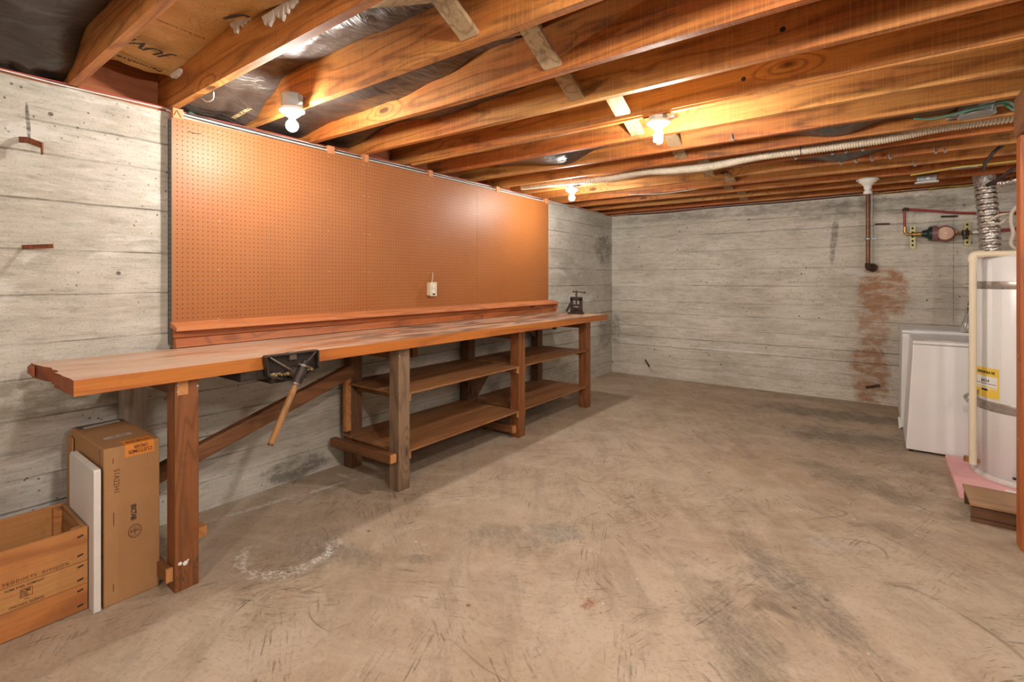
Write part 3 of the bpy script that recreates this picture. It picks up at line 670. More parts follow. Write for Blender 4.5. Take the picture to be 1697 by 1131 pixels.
# brace timber and small gussets
mb = MB(); mb.beam((.27, .60, .283), (.27, 1.985, .722), .06, .085, (1,0,0)); lab(obj('diagonal_brace', mb, M['rayl'], wb, .012), 'rough diagonal timber brace')
mb = MB(); mb.prism([(.60, ZB-.001), (.60, ZB-.055), (.50, ZB-.075), (.22, ZB-.075), (.22, ZB-.001)], 1.12, 1.145, 'y'); obj('gusset', mb, M['legdark'], wb)
mb = MB(); mb.prism([(3.40, .19), (3.40, .42), (3.62, .42)], .075, .11, 'x'); obj('gusset', mb, M['legdark'], wb)
mb = MB(); mb.prism([(4.05, ZB-.001), (4.40, ZB-.001), (4.40, ZB-.2)], .085, .115, 'x'); obj('gusset', mb, M['legdark'], wb)
mb = MB(); mb.box((.20, 2.55, ZB-.17), (.235, 2.60, ZB-.001)); obj('hanging_block', mb, M['leg'], wb)
mb = MB(); mb.box((.20, 4.60, ZB-.12), (.235, 4.64, ZB-.001)); obj('hanging_block', mb, M['leg'], wb)
mb = MB(); mb.box((.07, .80, ZB-.090), (.10, 4.5, ZB-.002)); obj('back_apron', mb, M['legdark'], wb)
# screw heads and paint drips on the legs
mb = MB()
for (x, y, z) in ((.7225, .815, .876), (.7225, .815, .846), (.7225, .89, .86), (.7005, 2.03, .845), (.680, 3.325, .86), (.672, 4.515, .86), (.765, 3.24, .905)):
    mb.lathe([(.0055, x), (.003, x+.002)], (0, y, z), 8, 'x')
for z in (.60, .245): mb.lathe([(.005, 3.3145), (.003, 3.3125)], (.60, 0, z), 8, 'y')
h = obj('screw_heads', mb, M['metalgrey'], wb); h['kind'] = 'stuff'
mb = MB()
for (y, z, r) in ((.822, .118, .008), (.842, .112, .010), (.852, .121, .004)):
    mb.lathe([(r, .7222), (r*.6, .7235)], (0, y, z), 10, 'x')
lab(obj('paint_spot', mb, M['paper'], wb), 'white paint spots near the floor')
mb = MB()
for i in range(26):
    y = .805+random.random()*.085; z = .02+random.random()*.085; mb.beam((.7222, y, z), (.7225, y+random.uniform(-.004,.004), z+.02), .004, .0012, (0,1,0))
h = lab(obj('gouges', mb, M['legdark'], wb), 'chewed gouges at the leg foot'); h['kind'] = 'stuff'

# woodworking vise on the front edge
vi = thing('bench_vise', 'dark cast iron woodworking vise with wooden handle on the bench front edge', 'vise', (.80, 1.28, .85))
VX = .768
P2 = [(1.145, .962), (1.41, .962), (1.412, .872), (1.33, .842), (1.24, .838), (1.157, .872)]
mb = MB(); mb.prism(P2, VX, VX+.010, 'x'); obj('jaw_plate', mb, M['iron'], vi, .002)
mb = MB()
for a, b in zip(P2, P2[1:]+P2[:1]):
    mb.beam((VX+.024, a[0], a[1]), (VX+.024, b[0], b[1]), .034, .009, (1,0,0))
obj('jaw_rim', mb, M['iron'], vi, .002)
hub = (VX+.05, 1.283, .868)
for p in ((1.165, .955), (1.398, .957)):
    mb = MB(); mb.beam((VX+.030, p[0], p[1]), (hub[0], hub[1], hub[2]), .018, .006, (1,0,0)); obj('rib', mb, M['ironlight'], vi, .001)
mb = MB(); mb.box((VX-.002, 1.262, .930), (VX+.034, 1.298, .968)); obj('dog', mb, M['ironlight'], vi, .002)
mb = MB(); mb.lathe([(.024, VX+.01), (.026, VX+.05), (.022, VX+.075)], (0, hub[1], hub[2]), 18, 'x'); obj('screw_hub', mb, M['ironlight'], vi)
d = Vector((.0, -.147, -.31)).normalized(); hc = Vector((VX+.085, 1.288, .872))
mb = MB(); mb.tube([hc - d*.035, hc + d*.055], .025, 16); sk = obj('handle_socket', mb, M['iron'], vi)
mb = MB(); mb.tube([hc - d*.040, hc - d*.031], .029, 16); obj('collar', mb, M['ironlight'], sk)
mb = MB(); mb.tube([hc + d*.050, hc + d*.058], .028, 16); obj('collar', mb, M['ironlight'], sk)
mb = MB(); mb.tube([hc - d*.062, hc - d*.041], .017, 14); lab(obj('rubber_cap', mb, M['black'], vi), 'black rubber cap')
mb = MB(); e = hc + d*.335; mb.tube([hc + d*.058, hc + d*.12, hc + d*.25, e], lambda i: (.014, .0155, .0155, .014)[i], 14); obj('handle', mb, M['handle'], vi)
mb = MB(); mb.tube([e, e + d*.012], .0135, 14); obj('handle_end', mb, M['legdark'], vi)
for y, z in ((1.195, .862), (1.375, .868)):
    mb = MB(); mb.lathe([(.016, VX+.008), (.016, VX+.02), (.010, VX+.026)], (0, y, z), 6, 'x', False); obj('bolt', mb, M['ironlight'], vi)
mb = MB()
for i in range(230):
    t = random.random(); y = 1.17+.22*t; z = .852+.016*abs(t-.5)*2 + random.random()*.018*(1-abs(t-.45)); c = (VX+.012+random.random()*.022, y, z)
    r = random.uniform(.002, .0045); mb.lathe([(r*.3, -r), (r, 0), (r*.3, r)], c, 5, 'z')
h = lab(obj('sawdust', mb, M['dust'], vi), 'yellow sawdust caught in the jaw casting'); h['kind'] = 'stuff'
mb = MB(); mb.box((.35, 1.19, ZB-.075), (VX-.004, 1.37, ZB-.002)); mb.prism([(VX-.004, ZB-.002), (VX-.004, ZB-.045), (.42, ZB-.045), (.42, ZB-.002)], 1.05, 1.19, 'y'); obj('guide_body', mb, M['iron'], vi)
for y in (1.225, 1.335):
    mb = MB(); mb.tube([(.30, y, ZB-.085), (VX+.012, y, ZB-.040)], .011, 10); obj('guide_rod', mb, M['iron'], vi)

# small pipe vise standing on the far end
pv = thing('pipe_vise', 'small black pipe vise with T handle standing on the far end of the bench', 'vise', (.49, 4.62, ZTOP))
cx, cy = .49, 4.62
mb = MB(); mb.box((cx-.085, cy-.04, ZTOP), (cx+.075, cy+.04, ZTOP+.018)); obj('base', mb, M['iron'], pv, .004)
mb = MB(); zb = ZTOP+.018
for sx in (-1, 1): mb.box((cx+sx*.055-.014, cy-.014, zb), (cx+sx*.055+.014, cy+.014, zb+.155))
mb.box((cx-.069, cy-.014, zb+.125), (cx+.069, cy+.014, zb+.165)); mb.box((cx-.069, cy-.016, zb), (cx+.069, cy+.016, zb+.03)); obj('yoke', mb, M['iron'], pv, .004)
mb = MB(); mb.prism([(cx-.04, zb+.03), (cx-.02, zb+.055), (cx, zb+.035), (cx+.02, zb+.055), (cx+.04, zb+.03)], cy-.02, cy+.02, 'y'); obj('lower_jaw', mb, M['iron'], pv)
mb = MB(); mb.prism([(cx-.035, zb+.085), (cx+.035, zb+.085), (cx+.028, zb+.062), (cx, zb+.078), (cx-.028, zb+.062)], cy-.018, cy+.018, 'y'); obj('upper_jaw', mb, M['iron'], pv)
mb = MB(); mb.tube([(cx, cy, zb+.08), (cx, cy, zb+.232)], .010, 12); obj('screw', mb, M['iron'], pv)
mb = MB(); mb.tube([(cx-.033, cy, zb+.222), (cx+.100, cy, zb+.214)], .0055, 8); mb.tube([(cx-.040, cy, zb+.2225), (cx-.030, cy, zb+.2215)], .010, 8); mb.tube([(cx+.096, cy, zb+.2145), (cx+.107, cy, zb+.2135)], .010, 8); obj('t_handle', mb, M['iron'], pv)
mb = MB(); mb.beam((cx-.115, cy-.01, ZTOP+.022), (cx-.066, cy-.01, zb+.095), .022, .02, (0,1,0)); mb.beam((cx-.07, cy-.01, zb+.10), (cx-.05, cy-.01, zb+.10), .02, .02, (0,1,0)); obj('latch_arm', mb, M['iron'], pv, .004)

# ------------------------------------------------------------------ cardboard box, panel, crate
cb = thing('cardboard_box', 'tall brown cardboard box with orange sticker under the near end of the bench', 'box', (.35, .69, 0))
BX0, BX1, BY0, BY1, BH = .105, .602, .594, .787, .638
mb = MB(); mb.box((BX0, BY0, 0), (BX1, BY1, BH)); obj('carton', mb, M['carton'], cb, .004)
mb = MB(); mb.box((BX0-.02, BY0-.010, .0), (BX0+.065, BY0-.004, BH-.035)); obj('loose_flap', mb, M['carton'], cb)
mb = MB(); mb.box((BX0+.005, BY0+.012, BH+.0004), (BX0+.075, BY1-.01, BH+.0010)); lab(obj('tape_strip', mb, M['tape'], cb), 'dark tape strip')
mb = MB(); mb.hexa([(.150, .625, BH+.0008), (.185, .625, BH+.0008), (.165, .765, BH+.0008), (.130, .765, BH+.0008), (.150, .625, BH+.0014), (.185, .625, BH+.0014), (.165, .765, BH+.0014), (.130, .765, BH+.0014)]); lab(obj('paper_label', mb, M['papertape'], cb), 'pale address label')
mb = MB(); mb.hexa([(.415, .635, BH+.0004), (.450, .635, BH+.0004), (.440, .735, BH+.0004), (.405, .735, BH+.0004), (.415, .635, BH+.001), (.450, .635, BH+.001), (.440, .735, BH+.001), (.405, .735, BH+.001)]); pa = lab(obj('paper_label', mb, M['papertape'], cb), 'pale shipping label')
text('AR 1055', .016, M['ink'], cb, (.436, .66, BH+.0012), (0,1,0), (-1,0,0))
mb = MB(); mb.box((BX1+.0003, .664, .588), (BX1+.0011, .766, .638)); mb.box((.53, .664, BH+.0002), (BX1+.0011, .766, BH+.0010)); lab(obj('orange_sticker', mb, M['orangelabel'], cb), 'bright orange sticker folded over the top edge')
text('CUSTOMER', .0215, M['inkred'], cb, (BX1+.0013, .759, .612), (0,-1,0.0), (0,0,-1), spacing=.95, bold=True, squash=.78)
text('ORDER', .020, M['inkred'], cb, (BX1+.0013, .745, .630), (0,-1,0), (0,0,-1), spacing=.95, bold=True, squash=.8)
text('CUSTOMER ORDER', .018, M['inkred'], cb, (.565, .76, BH+.0012), (0,-1,0), (1,0,0), bold=True, squash=.55)
text('51A22H1', .026, M['inkbrown'], cb, (BX1+.0005, .628, .550), (0,0,-1), (0,1,0), spacing=1.0)
text('B0CTAIB', .026, M['ink'], cb, (BX1+.0005, .685, .385), (0,0,-1), (0,1,0), bold=True, squash=.75, spacing=.85)
for (y, z0, z1) in ((.625, .575, .595), (.627, .32, .375), (.626, .055, .085)):
    mb = MB(); mb.box((BX1+.0002, y-.0012, z0), (BX1+.0009, y+.0012, z1)); obj('printed_mark', mb, M['inkbrown'], cb)
mb = MB(); n = 28; o_ = []; 
for r0, r1 in ((.024, .0215), (.0175, .0165)):
    vs = []
    for k in range(n):
        a = 2*math.pi*k/n; vs += [(BX1+.0008, .698+r0*math.cos(a)*.98, .272+r0*math.sin(a)*1.15), (BX1+.0008, .698+r1*math.cos(a)*.98, .272+r1*math.sin(a)*1.15)]
    mb.add(vs, [(2*k, 2*((k+1)%n), 2*((k+1)%n)+1, 2*k+1) for k in range(n)])
mb.box((BX1+.0003, .682, .271), (BX1+.0009, .714, .273)); mb.box((BX1+.0003, .697, .258), (BX1+.0009, .699, .287))
obj('round_stamp', mb, M['inkbrown'], cb)
for z in (.270, .277): text('BOX CERT', .0055, M['inkbrown'], cb, (BX1+.001, .684, z), (0,1,0), (0,0,1))
mb = MB(); mb.box((BX1-.05, BY0-.0008, 0.01), (BX1-.047, BY0-.0002, BH-.01)); obj('crease', mb, M['inkbrown'], cb)

pn = tag(obj('white_panel', MB().prism([(.250, 0.0), (.612, 0.0), (.618, .006), (.618, .561), (.612, .568), (.262, .568), (.262, .558), (.250, .556)], .560, .583, 'y'), M['whitepanel'], None, .0015, (.43, .571, 0)), 'white painted panel standing on edge between the crate and the cardboard box', 'panel')

cr = thing('wooden_crate', 'open wooden crate with printed lettering at the lower left corner', 'crate', (.37, .25, 0))
CX0, CX1, CY0, CY1, CH = .195, .552, -.12, .5565, .334
bz = [0.003, .108, .198, CH]
for i in range(3):
    mb = MB(); mb.box((CX1-.012, CY0, bz[i]+.0008), (CX1+(.0006*(i%2)), CY1, bz[i+1]-.0008)); obj('front_board', mb, M['crate'], cr, .0012)
    mb = MB(); mb.box((CX0, CY0, bz[i]+.0008), (CX0+.012, CY1, bz[i+1]-.0008)); obj('back_board', mb, M['crate'], cr, .0012)
for y in (CY0+.001, CY1-.015):
    mb = MB(); mb.box((CX0+.0125, y, .016), (CX1-.0125, y+.014, CH-.002)); obj('end_board', mb, M['crateend'], cr, .0012)
mb = MB(); mb.box((CX0+.0125, CY0+.016, .004), (CX1-.0125, CY1-.016, .015)); obj('bottom_board', mb, M['crateend'], cr)
for x in (CX0+.0130, CX1-.038):
    for y in (CY0+.0155, CY1-.045): mb = MB(); mb.box((x, y, .016), (x+.025, y+.029, CH-.004)); obj('corner_post', mb, M['crate'], cr)
mb = MB()
for z in (.025, .085, .128, .18, .225, .30):
    mb.beam((CX1+.0008, CY1-.032, z), (CX1+.0012, CY1-.014, z+.004), .0012, .006, (1,0,0))
h = obj('nail_marks', mb, M['ink'], cr); h['kind'] = 'stuff'
T = CX1+.0008
text('STEEL  PRODUCTS  DIVISION', .0165, M['inkbrown'], cr, (T, .255, .2055), (0,1,0), (0,0,1), spacing=1.35, squash=.86)
text('ACME STEEL COMPANY', .0125, M['inkbrown'], cr, (T, .322, .182), (0,1,0), (0,0,1), bold=True, squash=.80, spacing=1.0)
mb = MB(); mb.box((T-.0002, .362, .1435), (T+.0003, .396, .1450)); mb.box((T-.0002, .362, .1735), (T+.0003, .396, .1750)); mb.box((T-.0002, .362, .1435), (T+.0003, .3633, .1750)); mb.box((T-.0002, .3947, .1435), (T+.0003, .396, .1750)); obj('stamp_frame', mb, M['inkbrown'], cr)
text('ACME', .0165, M['inkbrown'], cr, (T, .364, .161), (0,1,0), (0,0,1), bold=True, squash=.62); text('STEEL', .0165, M['inkbrown'], cr, (T, .364, .147), (0,1,0), (0,0,1), bold=True, squash=.52)
text('CO.', .008, M['inkbrown'], cr, (T, .374, .1335), (0,1,0), (0,0,1), bold=True)
text('CHICAGO, ILLINOIS', .0125, M['inkbrown'], cr, (T, .333, .115), (0,1,0), (0,0,1), bold=True, squash=.85)

# ------------------------------------------------------------------ light fixtures
def fixture(name, label, x, y, zb, bulb, boxmat, boxh=.06, ears=True):
    """zb: underside of the outlet box"""
    t = thing(name, label, 'light fixture', (x, y, zb))
    mb = MB(); mb.lathe([(.052, zb), (.054, zb+.004), (.054, zb+boxh)], (x, y, 0), 8, 'z', False); obj('outlet_box', mb, boxmat, t)
    if ears:
        mb = MB(); mb.tube([(x+.05, y, zb+.008), (x+.085, y+.004, zb+.014)], .006, 8); obj('cable_clamp', mb, M['porcelain'], t)
    mb = MB(); mb.lathe([(.030, zb-.040), (.038, zb-.034), (.050, zb-.022), (.062, zb-.016), (.064, zb-.006), (.060, zb-.001)], (x, y, 0), 28); obj('lampholder', mb, M['porcelain'], t)
    if bulb == 'a':
        mb = MB(); mb.lathe([(.0135, zb-.058), (.017, zb-.052), (.0175, zb-.0405)], (x, y, 0), 18); obj('bulb_neck', mb, M['porcelain'], t)
        z0 = zb-.090; R = .031; pr = [(.001, z0-R)] + [(R*math.cos(a), z0+R*math.sin(a)) for a in [-1.3,-1,-.7,-.35,0,.35,.7,.95]] + [(.0155, zb-.0585)]
        mb = MB(); mb.lathe(pr, (x, y, 0), 20); lab(obj('bulb', mb, M['bulb'], t), 'glowing round bulb')
    elif bulb == 'cfl':
        mb = MB(); mb.lathe([(.0165, zb-.068), (.019, zb-.062), (.019, zb-.0405)], (x, y, 0), 18); obj('bulb_neck', mb, M['porcelain'], t)
        pts = [(x+.019*math.cos(a)*(1 if a < 17 else .8), y+.019*math.sin(a), zb-.072-.0024*a*.95) for a in [i*.45 for i in range(48)]]
        mb = MB(); mb.tube(pts, .0068, 8); mb.tube([(x, y, zb-.069), (x, y, zb-.118)], .009, 8); lab(obj('bulb', mb, M['bulb_strong'], t), 'glowing spiral bulb')
    return t
fixture('light_fixture', 'bare bulb in porcelain holder on a blue-grey box, nearest the pegboard corner', .640, 1.363, 2.215, 'a', M['paintgrey'], .07)
fixture('light_fixture', 'bare spiral bulb in porcelain holder under the middle of the joists', 2.10, 2.690, 2.211, 'cfl', M['metalgrey'], .022)
fixture('light_fixture', 'farthest lit bare bulb, above the far end of the pegboard', .662, 4.225, 2.221, 'a', M['metalgrey'], .06)
t = thing('lampholder', 'white bulbless lampholder with adapter hanging above the copper pipe', 'light fixture', (2.999, 5.53, 2.215))
mb = MB(); mb.lathe([(.085, 2.222), (.088, 2.228), (.070, 2.240), (.050, 2.246)], (2.999, 5.50, 0), 20); obj('outlet_box', mb, M['porcelain'], t)
mb = MB(); mb.lathe([(.034, 2.175), (.050, 2.196), (.066, 2.208), (.068, 2.2215)], (2.999, 5.50, 0), 20); obj('lampholder_base', mb, M['porcelain'], t)
mb = MB(); mb.lathe([(.026, 2.10), (.032, 2.105), (.032, 2.125), (.024, 2.13), (.024, 2.145), (.030, 2.15), (.030, 2.1745)], (2.999, 5.50, 0), 18); obj('socket_adapter', mb, M['porcelain'], t)
mb = MB(); mb.tube([(3.03, 5.50, 2.17), (3.032, 5.50, 2.09)], .0014, 6); obj('pull_chain', mb, M['metalgrey'], t)

# junction boxes
t = thing('junction_box', 'rectangular grey metal junction box under the joists near the far wall', 'electrical box', (3.43, 5.90, 2.22))
mb = MB(); mb.box((3.36, 5.87, 2.222), (3.50, 5.915, 2.28)); obj('box', mb, M['metalgrey'], t, .004)
mb = MB(); mb.box((3.345, 5.855, 2.212), (3.515, 5.925, 2.2215)); obj('cover_plate', mb, M['porcelain'], t, .002)
mb = MB(); mb.lathe([(.014, 5.866), (.010, 5.869)], (3.44, 0, 2.25), 12, 'y'); obj('knockout', mb, M['porcelain'], t)
t = thing('junction_box', 'octagonal grey metal junction box beside the corrugated hose', 'electrical box', (3.55, 3.85, 2.26))
mb = MB(); mb.lathe([(.078, 2.262), (.082, 2.268), (.078, 2.335)], (3.530, 3.825, 0), 8, 'z', False); obj('box', mb, M['metalgrey'], t, .003)
mb = MB(); mb.lathe([(.070, 2.252), (.084, 2.257), (.084, 2.2615)], (3.530, 3.825, 0), 20); obj('cover_plate', mb, M['metalgrey'], t)
mb = MB(); mb.beam((3.452, 3.84, 2.275), (3.405, 3.85, 2.262), .05, .012, (0,1,0)); mb.tube([(3.605, 3.82, 2.30), (3.645, 3.82, 2.30)], .012, 8); obj('cable_clamp', mb, M['metalgrey'], t)
mb = MB(); mb.tube(curve([(3.25, 3.70, 2.262), (3.34, 3.72, 2.250), (3.48, 3.71, 2.264), (3.616, 3.70, 2.281), (3.665, 3.73, 2.262), (3.675, 3.77, 2.244), (3.655, 3.80, 2.275), (3.64, 3.81, 2.300)], 8), .006, 8); tag(obj('green_cable', mb, M['cablegreen'], None, 0, (3.5, 3.7, 2.3)), 'pale green cable looping into the octagonal junction box', 'cable')

# corrugated hose along the bay
hp = curve([(.15, 4.10, 2.275), (.6, 4.08, 2.262), (1.1, 4.10, 2.245), (1.45, 4.11, 2.262), (1.70, 4.12, 2.243), (2.0, 4.12, 2.235), (2.35, 4.12, 2.262), (2.75, 4.12, 2.262), (3.10, 4.13, 2.268), (3.4, 4.12, 2.290), (3.75, 4.12, 2.292), (4.3, 4.12, 2.30), (4.8, 4.12, 2.32)], 90)
mb = MB(); mb.tube(hp, lambda i: (.0290 + .004*min(1, i/900)) + (.0026 if i % 4 < 2 else -.0026), 14); tag(obj('corrugated_hose', mb, M['hose'], None, 0, (2.2, 4.12, 2.26)), 'long cream corrugated hose running between the joists', 'hose')
hz = bpy.data.objects['corrugated_hose']
mb = MB(); mb.tube([(2.63, 4.12, 2.262), (2.642, 4.12, 2.262)], .034, 14); obj('cable_tie', mb, M['black'], hz)
# cables along the top of the left wall
def cable(label, pts, r, mat, name='cable', n=8, cat='cable', seg=6):
    mb = MB(); P = curve(pts, seg); mb.tube(P, r, n); return tag(obj(name, mb, mat, None, 0, tuple(P[0])), label, cat)
rw = lambda y, dx, dz: (-.004+dx+.004*math.sin(y*5+dx*90), y, 2.243+dz+.003*math.sin(y*7+dz*300))
cable('white cable lying along the top of the left wall', [rw(y*.3, .006, .002) for y in range(-4, 22)], .0045, M['cablewhite'])
cable('thin red cable lying along the top of the left wall', [rw(y*.3+.1, .012, .0085) for y in range(-4, 21)], .0028, M['cablered'])
cable('second white cable drooping over the top edge of the pegboard', [(.02, 1.0, 2.235), (.045, 1.3, 2.222), (.05, 1.8, 2.215), (.048, 2.4, 2.215), (.045, 3.2, 2.216), (.05, 4.0, 2.214), (.04, 4.7, 2.216), (.02, 5.2, 2.235)], .005, M['cablewhite'])
cable('thin black cable along the top edge of the pegboard', [(.02, 1.1, 2.245), (.035, 1.5, 2.232), (.038, 2.2, 2.228), (.035, 3.1, 2.228), (.035, 4.1, 2.227), (.02, 4.8, 2.235)], .0045, M['cabledark'])
cable('pale green cable dipping behind the pegboard top corner', [(-.05, 1.08, 2.30), (-.01, 1.13, 2.26), (.015, 1.2, 2.238), (.02, 1.35, 2.228)], .005, M['cablegreen'])
cable('thin white wire hanging from the second joist beside the lettering', [(.28, 1.075, 2.262), (.33, 1.08, 2.236), (.40, 1.08, 2.236), (.43, 1.07, 2.262)], .003, M['cablewhite'])
cable('thin grey wire sagging under the joists before the far corner', [(.9, 5.05, 2.252), (1.2, 5.1, 2.235), (1.5, 5.13, 2.243), (1.7, 5.14, 2.255)], .004, M['cablewhite'])
cable('dark wire stapled along the joist bottom at the top of the far wall', [(.25, 6.49, 2.235), (.8, 6.485, 2.222), (1.5, 6.49, 2.236), (2.2, 6.485, 2.228), (2.9, 6.49, 2.238)], .005, M['cabledark'])

# ------------------------------------------------------------------ rusty metal in the walls
def strap(label, pts, w_, th, mat, cat='metal strap', name='rusty_strap'):
    mb = MB()
    for a, b in zip(pts, pts[1:]): mb.beam(a, b, th, w_, None)
    return tag(obj(name, mb, mat, None, 0, pts[0]), label, cat)
strap('rusty bent metal strap poking out of the left wall near the top', [(-.005, .435, 1.952), (.03, .460, 1.950), (.082, .500, 1.925), (.085, .500, 1.885)], .026, .005, M['rust'])
strap('rusty flat metal strap poking out of the left wall above the bench end', [(-.005, .445, 1.468), (.10, .534, 1.474)], .020, .004, M['rust'])
strap('short dark metal stub in the far corner just above the floor', [(.02, 6.50, .145), (.055, 6.44, .155)], .016, .008, M['darkrust'], 'metal stub', 'metal_stub')
strap('dark metal rod leaning out of the far wall near the left corner', [(.50, 6.515, .222), (.59, 6.44, .150)], .018, .010, M['darkrust'], 'metal rod', 'metal_rod')
strap('short dark flat metal tie in the far wall beside the copper pipe', [(3.045, 6.51, 1.917), (3.17, 6.50, 1.910)], .016, .006, M['darkrust'], 'metal tie', 'metal_tie')
strap('dark metal tie in the far wall under the upper red pipe', [(3.575, 6.51, 1.955), (3.70, 6.50, 1.950)], .018, .006, M['darkrust'], 'metal tie', 'metal_tie')
strap('rusty metal fragment at the foot of the orange-stained far wall', [(2.965, 6.515, .165), (3.085, 6.495, .205)], .022, .010, M['darkrust'], 'metal fragment', 'metal_fragment')

# copper pipe down the far wall
t = thing('copper_pipe', 'dark copper pipe running down the far wall to a rusty elbow', 'pipe', (2.985, 6.46, 1.44))
mb = MB(); mb.tube([(2.985, 6.46, 1.47), (2.985, 6.46, 2.30)], .019, 14); obj('pipe', mb, M['copper'], t)
mb = MB(); mb.tube([(3.018, 6.47, 1.50), (3.018, 6.47, 2.28)], .005, 8); lab(obj('wire', mb, M['cablewhite'], t), 'thin pale wire beside the pipe')
mb = MB(); mb.lathe([(.030, 1.752), (.030, 1.765)], (2.985, 6.46, 0), 16); mb.box((2.93, 6.462, 1.753), (3.06, 6.512, 1.764)); obj('clamp', mb, M['metalgrey'], t)
mb = MB(); mb.tube(curve([(2.985, 6.46, 1.50), (2.985, 6.458, 1.455), (3.01, 6.475, 1.445), (3.03, 6.515, 1.45)], 5), .026, 12); mb.lathe([(.045, 6.490), (.045, 6.512)], (3.025, 0, 1.452), 16, 'y'); obj('elbow', mb, M['darkrust'], t)

# heating pipe assembly with pump
t = thing('circulator_pump', 'small circulator pump with green cap and round tan label on red and copper pipework', 'pump', (3.52, 6.44, 1.78))
WY = 6.455
mb = MB(); mb.lathe([(.042, 3.465), (.066, 3.478), (.070, 3.50)], (0, WY-.03, 1.785), 20, 'x'); mb.lathe([(.030, 3.425), (.040, 3.4645)], (0, WY-.03, 1.785), 16, 'x'); obj('cap', mb, M['green'], t)
mb = MB(); mb.lathe([(.074, 3.501), (.076, 3.53), (.072, 3.545)], (0, WY-.03, 1.785), 20, 'x'); lab(obj('collar', mb, plain('mauve_collar', (.22,.11,.12), .4), t), 'mauve collar')
mb = MB(); mb.lathe([(.068, WY-.075), (.078, WY-.05), (.078, WY+.01)], (3.60, 0, 1.778), 26, 'y'); obj('pump_body', mb, M['redpump'], t)
mb = MB(); mb.lathe([(.060, WY-.079), (.062, WY-.0752)], (3.60, 0, 1.778), 26, 'y'); lab(obj('label_disc', mb, M['label'], t), 'round tan label')
mb = MB(); mb.box((3.59, WY-.081, 1.776), (3.612, WY-.0792, 1.784)); obj('label_mark', mb, M['paper'], t)
mb = MB(); mb.box((3.475, WY-.02, 1.715), (3.675, WY+.055, 1.722)); mb.box((3.475, WY+.045, 1.715), (3.675, WY+.055, 1.80)); lab(obj('bracket', mb, M['lightwood'], t), 'orange wooden mounting block')
rp = thing('red_pipework', 'red plastic and copper pipes with elbows on the far wall above the washer', 'pipe', (3.30, 6.45, 1.8))
mb = MB(); mb.tube([(3.292, WY, 1.82), (3.288, WY, 2.03)], .0115, 10); obj('red_pipe', mb, M['pex'], rp)
mb = MB(); mb.tube(curve([(3.325, WY, 2.043), (3.5, WY, 2.015), (3.75, WY, 1.972), (4.3, WY, 1.93)], 6), .0115, 10); obj('red_pipe', mb, M['pex'], rp)
mb = MB(); mb.tube(curve([(3.288, WY, 2.03), (3.290, WY, 2.048), (3.325, WY, 2.043)], 5), .016, 12); obj('elbow', mb, M['darkrust'], rp)
mb = MB(); mb.tube(curve([(3.292, WY, 1.865), (3.292, WY, 1.815), (3.31, WY, 1.79), (3.345, WY, 1.785)], 6), .013, 10); mb.tube([(3.345, WY, 1.785), (3.43, WY-.02, 1.785)], .013, 10); mb.tube([(3.65, WY-.01, 1.78), (3.74, WY, 1.78)], .013, 10); mb.tube([(3.66, WY, 1.785), (3.665, WY-.06, 1.785)], .02, 10); obj('copper_run', mb, M['brass'], rp)
mb = MB(); mb.tube([(3.36, WY-.005, 1.785), (3.42, WY-.015, 1.785)], .022, 8); obj('union', mb, M['brass'], rp)
mb = MB(); mb.tube([(3.725, WY-.01, 1.778), (3.775, WY-.01, 1.778)], .028, 12); mb.tube([(3.745, WY-.02, 1.778), (3.745, WY-.02, 1.715)], .016, 10); mb.lathe([(.024, 1.765), (.024, 1.795)], (3.745, WY-.03, 0), 12); obj('valve', mb, M['iron'], rp)
mb = MB(); mb.tube([(3.776, WY, 1.780), (3.94, WY, 1.788)], .013, 10); obj('brass_pipe', mb, M['brass'], rp)
mb = MB(); mb.tube([(3.80, WY, 1.781), (3.86, WY, 1.784)], .015, 10); lab(obj('pipe_label', mb, M['paper'], rp), 'pale wrapped label')
mb = MB(); mb.tube([(3.941, WY, 1.788), (4.35, WY, 1.81)], .0125, 10); obj('red_pipe', mb, M['pex'], rp)
for x, z0, z1 in ((3.355, 1.645, 1.875), (3.768, 1.655, 1.885)):
    mb = MB(); mb.box((x-.022, 6.494, z0), (x+.022, 6.499, z1)); mb.box((x-.022, 6.472, z0), (x-.018, 6.4935, z1)); mb.box((x+.018, 6.472, z0), (x+.022, 6.4935, z1)); ch = obj('slotted_channel', mb, M['yellowzinc'], rp)
    mb = MB()
    for k in range(5): mb.box((x-.008, 6.4925, z0+.022+k*.043), (x+.008, 6.4935, z0+.045+k*.043))
    obj('slots', mb, M['darkrust'], ch)

# ------------------------------------------------------------------ washer, dryer
def appliance(name, label, cat, x0, x1, y0, y1, z1, lean=0, seam=.03):
    t = thing(name, label, cat, ((x0+x1)/2, (y0+y1)/2, 0))
    mb = MB(); h = z1-seam
    mb.hexa([(x0,y0,.018),(x1,y0,.018),(x1,y1,.018),(x0,y1,.018),(x0+lean,y0+.004,h),(x1+lean,y0+.004,h),(x1+lean,y1,h),(x0+lean,y1,h)])
    obj('cabinet', mb, M['white'], t, .006)
    mb = MB(); mb.box((x0+lean-.002, y0+.001, h+.003), (x1+lean+.002, y1+.002, z1)); top = obj('top_panel', mb, M['white'], t, .008)
    mb = MB(); mb.box((x0+lean+.07, y0+.05, z1+.0004), (x1+lean-.12, y1-.05, z1+.004)); obj('lid', mb, M['white'], t, .004)
    for x in (x0+.03, x1-.05):
        for y in (y0+.03, y1-.05): mb = MB(); mb.lathe([(.014, 0), (.014, .0175)], (x, y, 0), 10); obj('foot', mb, M['black'], t)
    return t
dr = appliance('dryer', 'white clothes dryer nearest the water heater, with plain side panel', 'dryer', 3.250, 3.930, 4.862, 5.500, .857, .043)
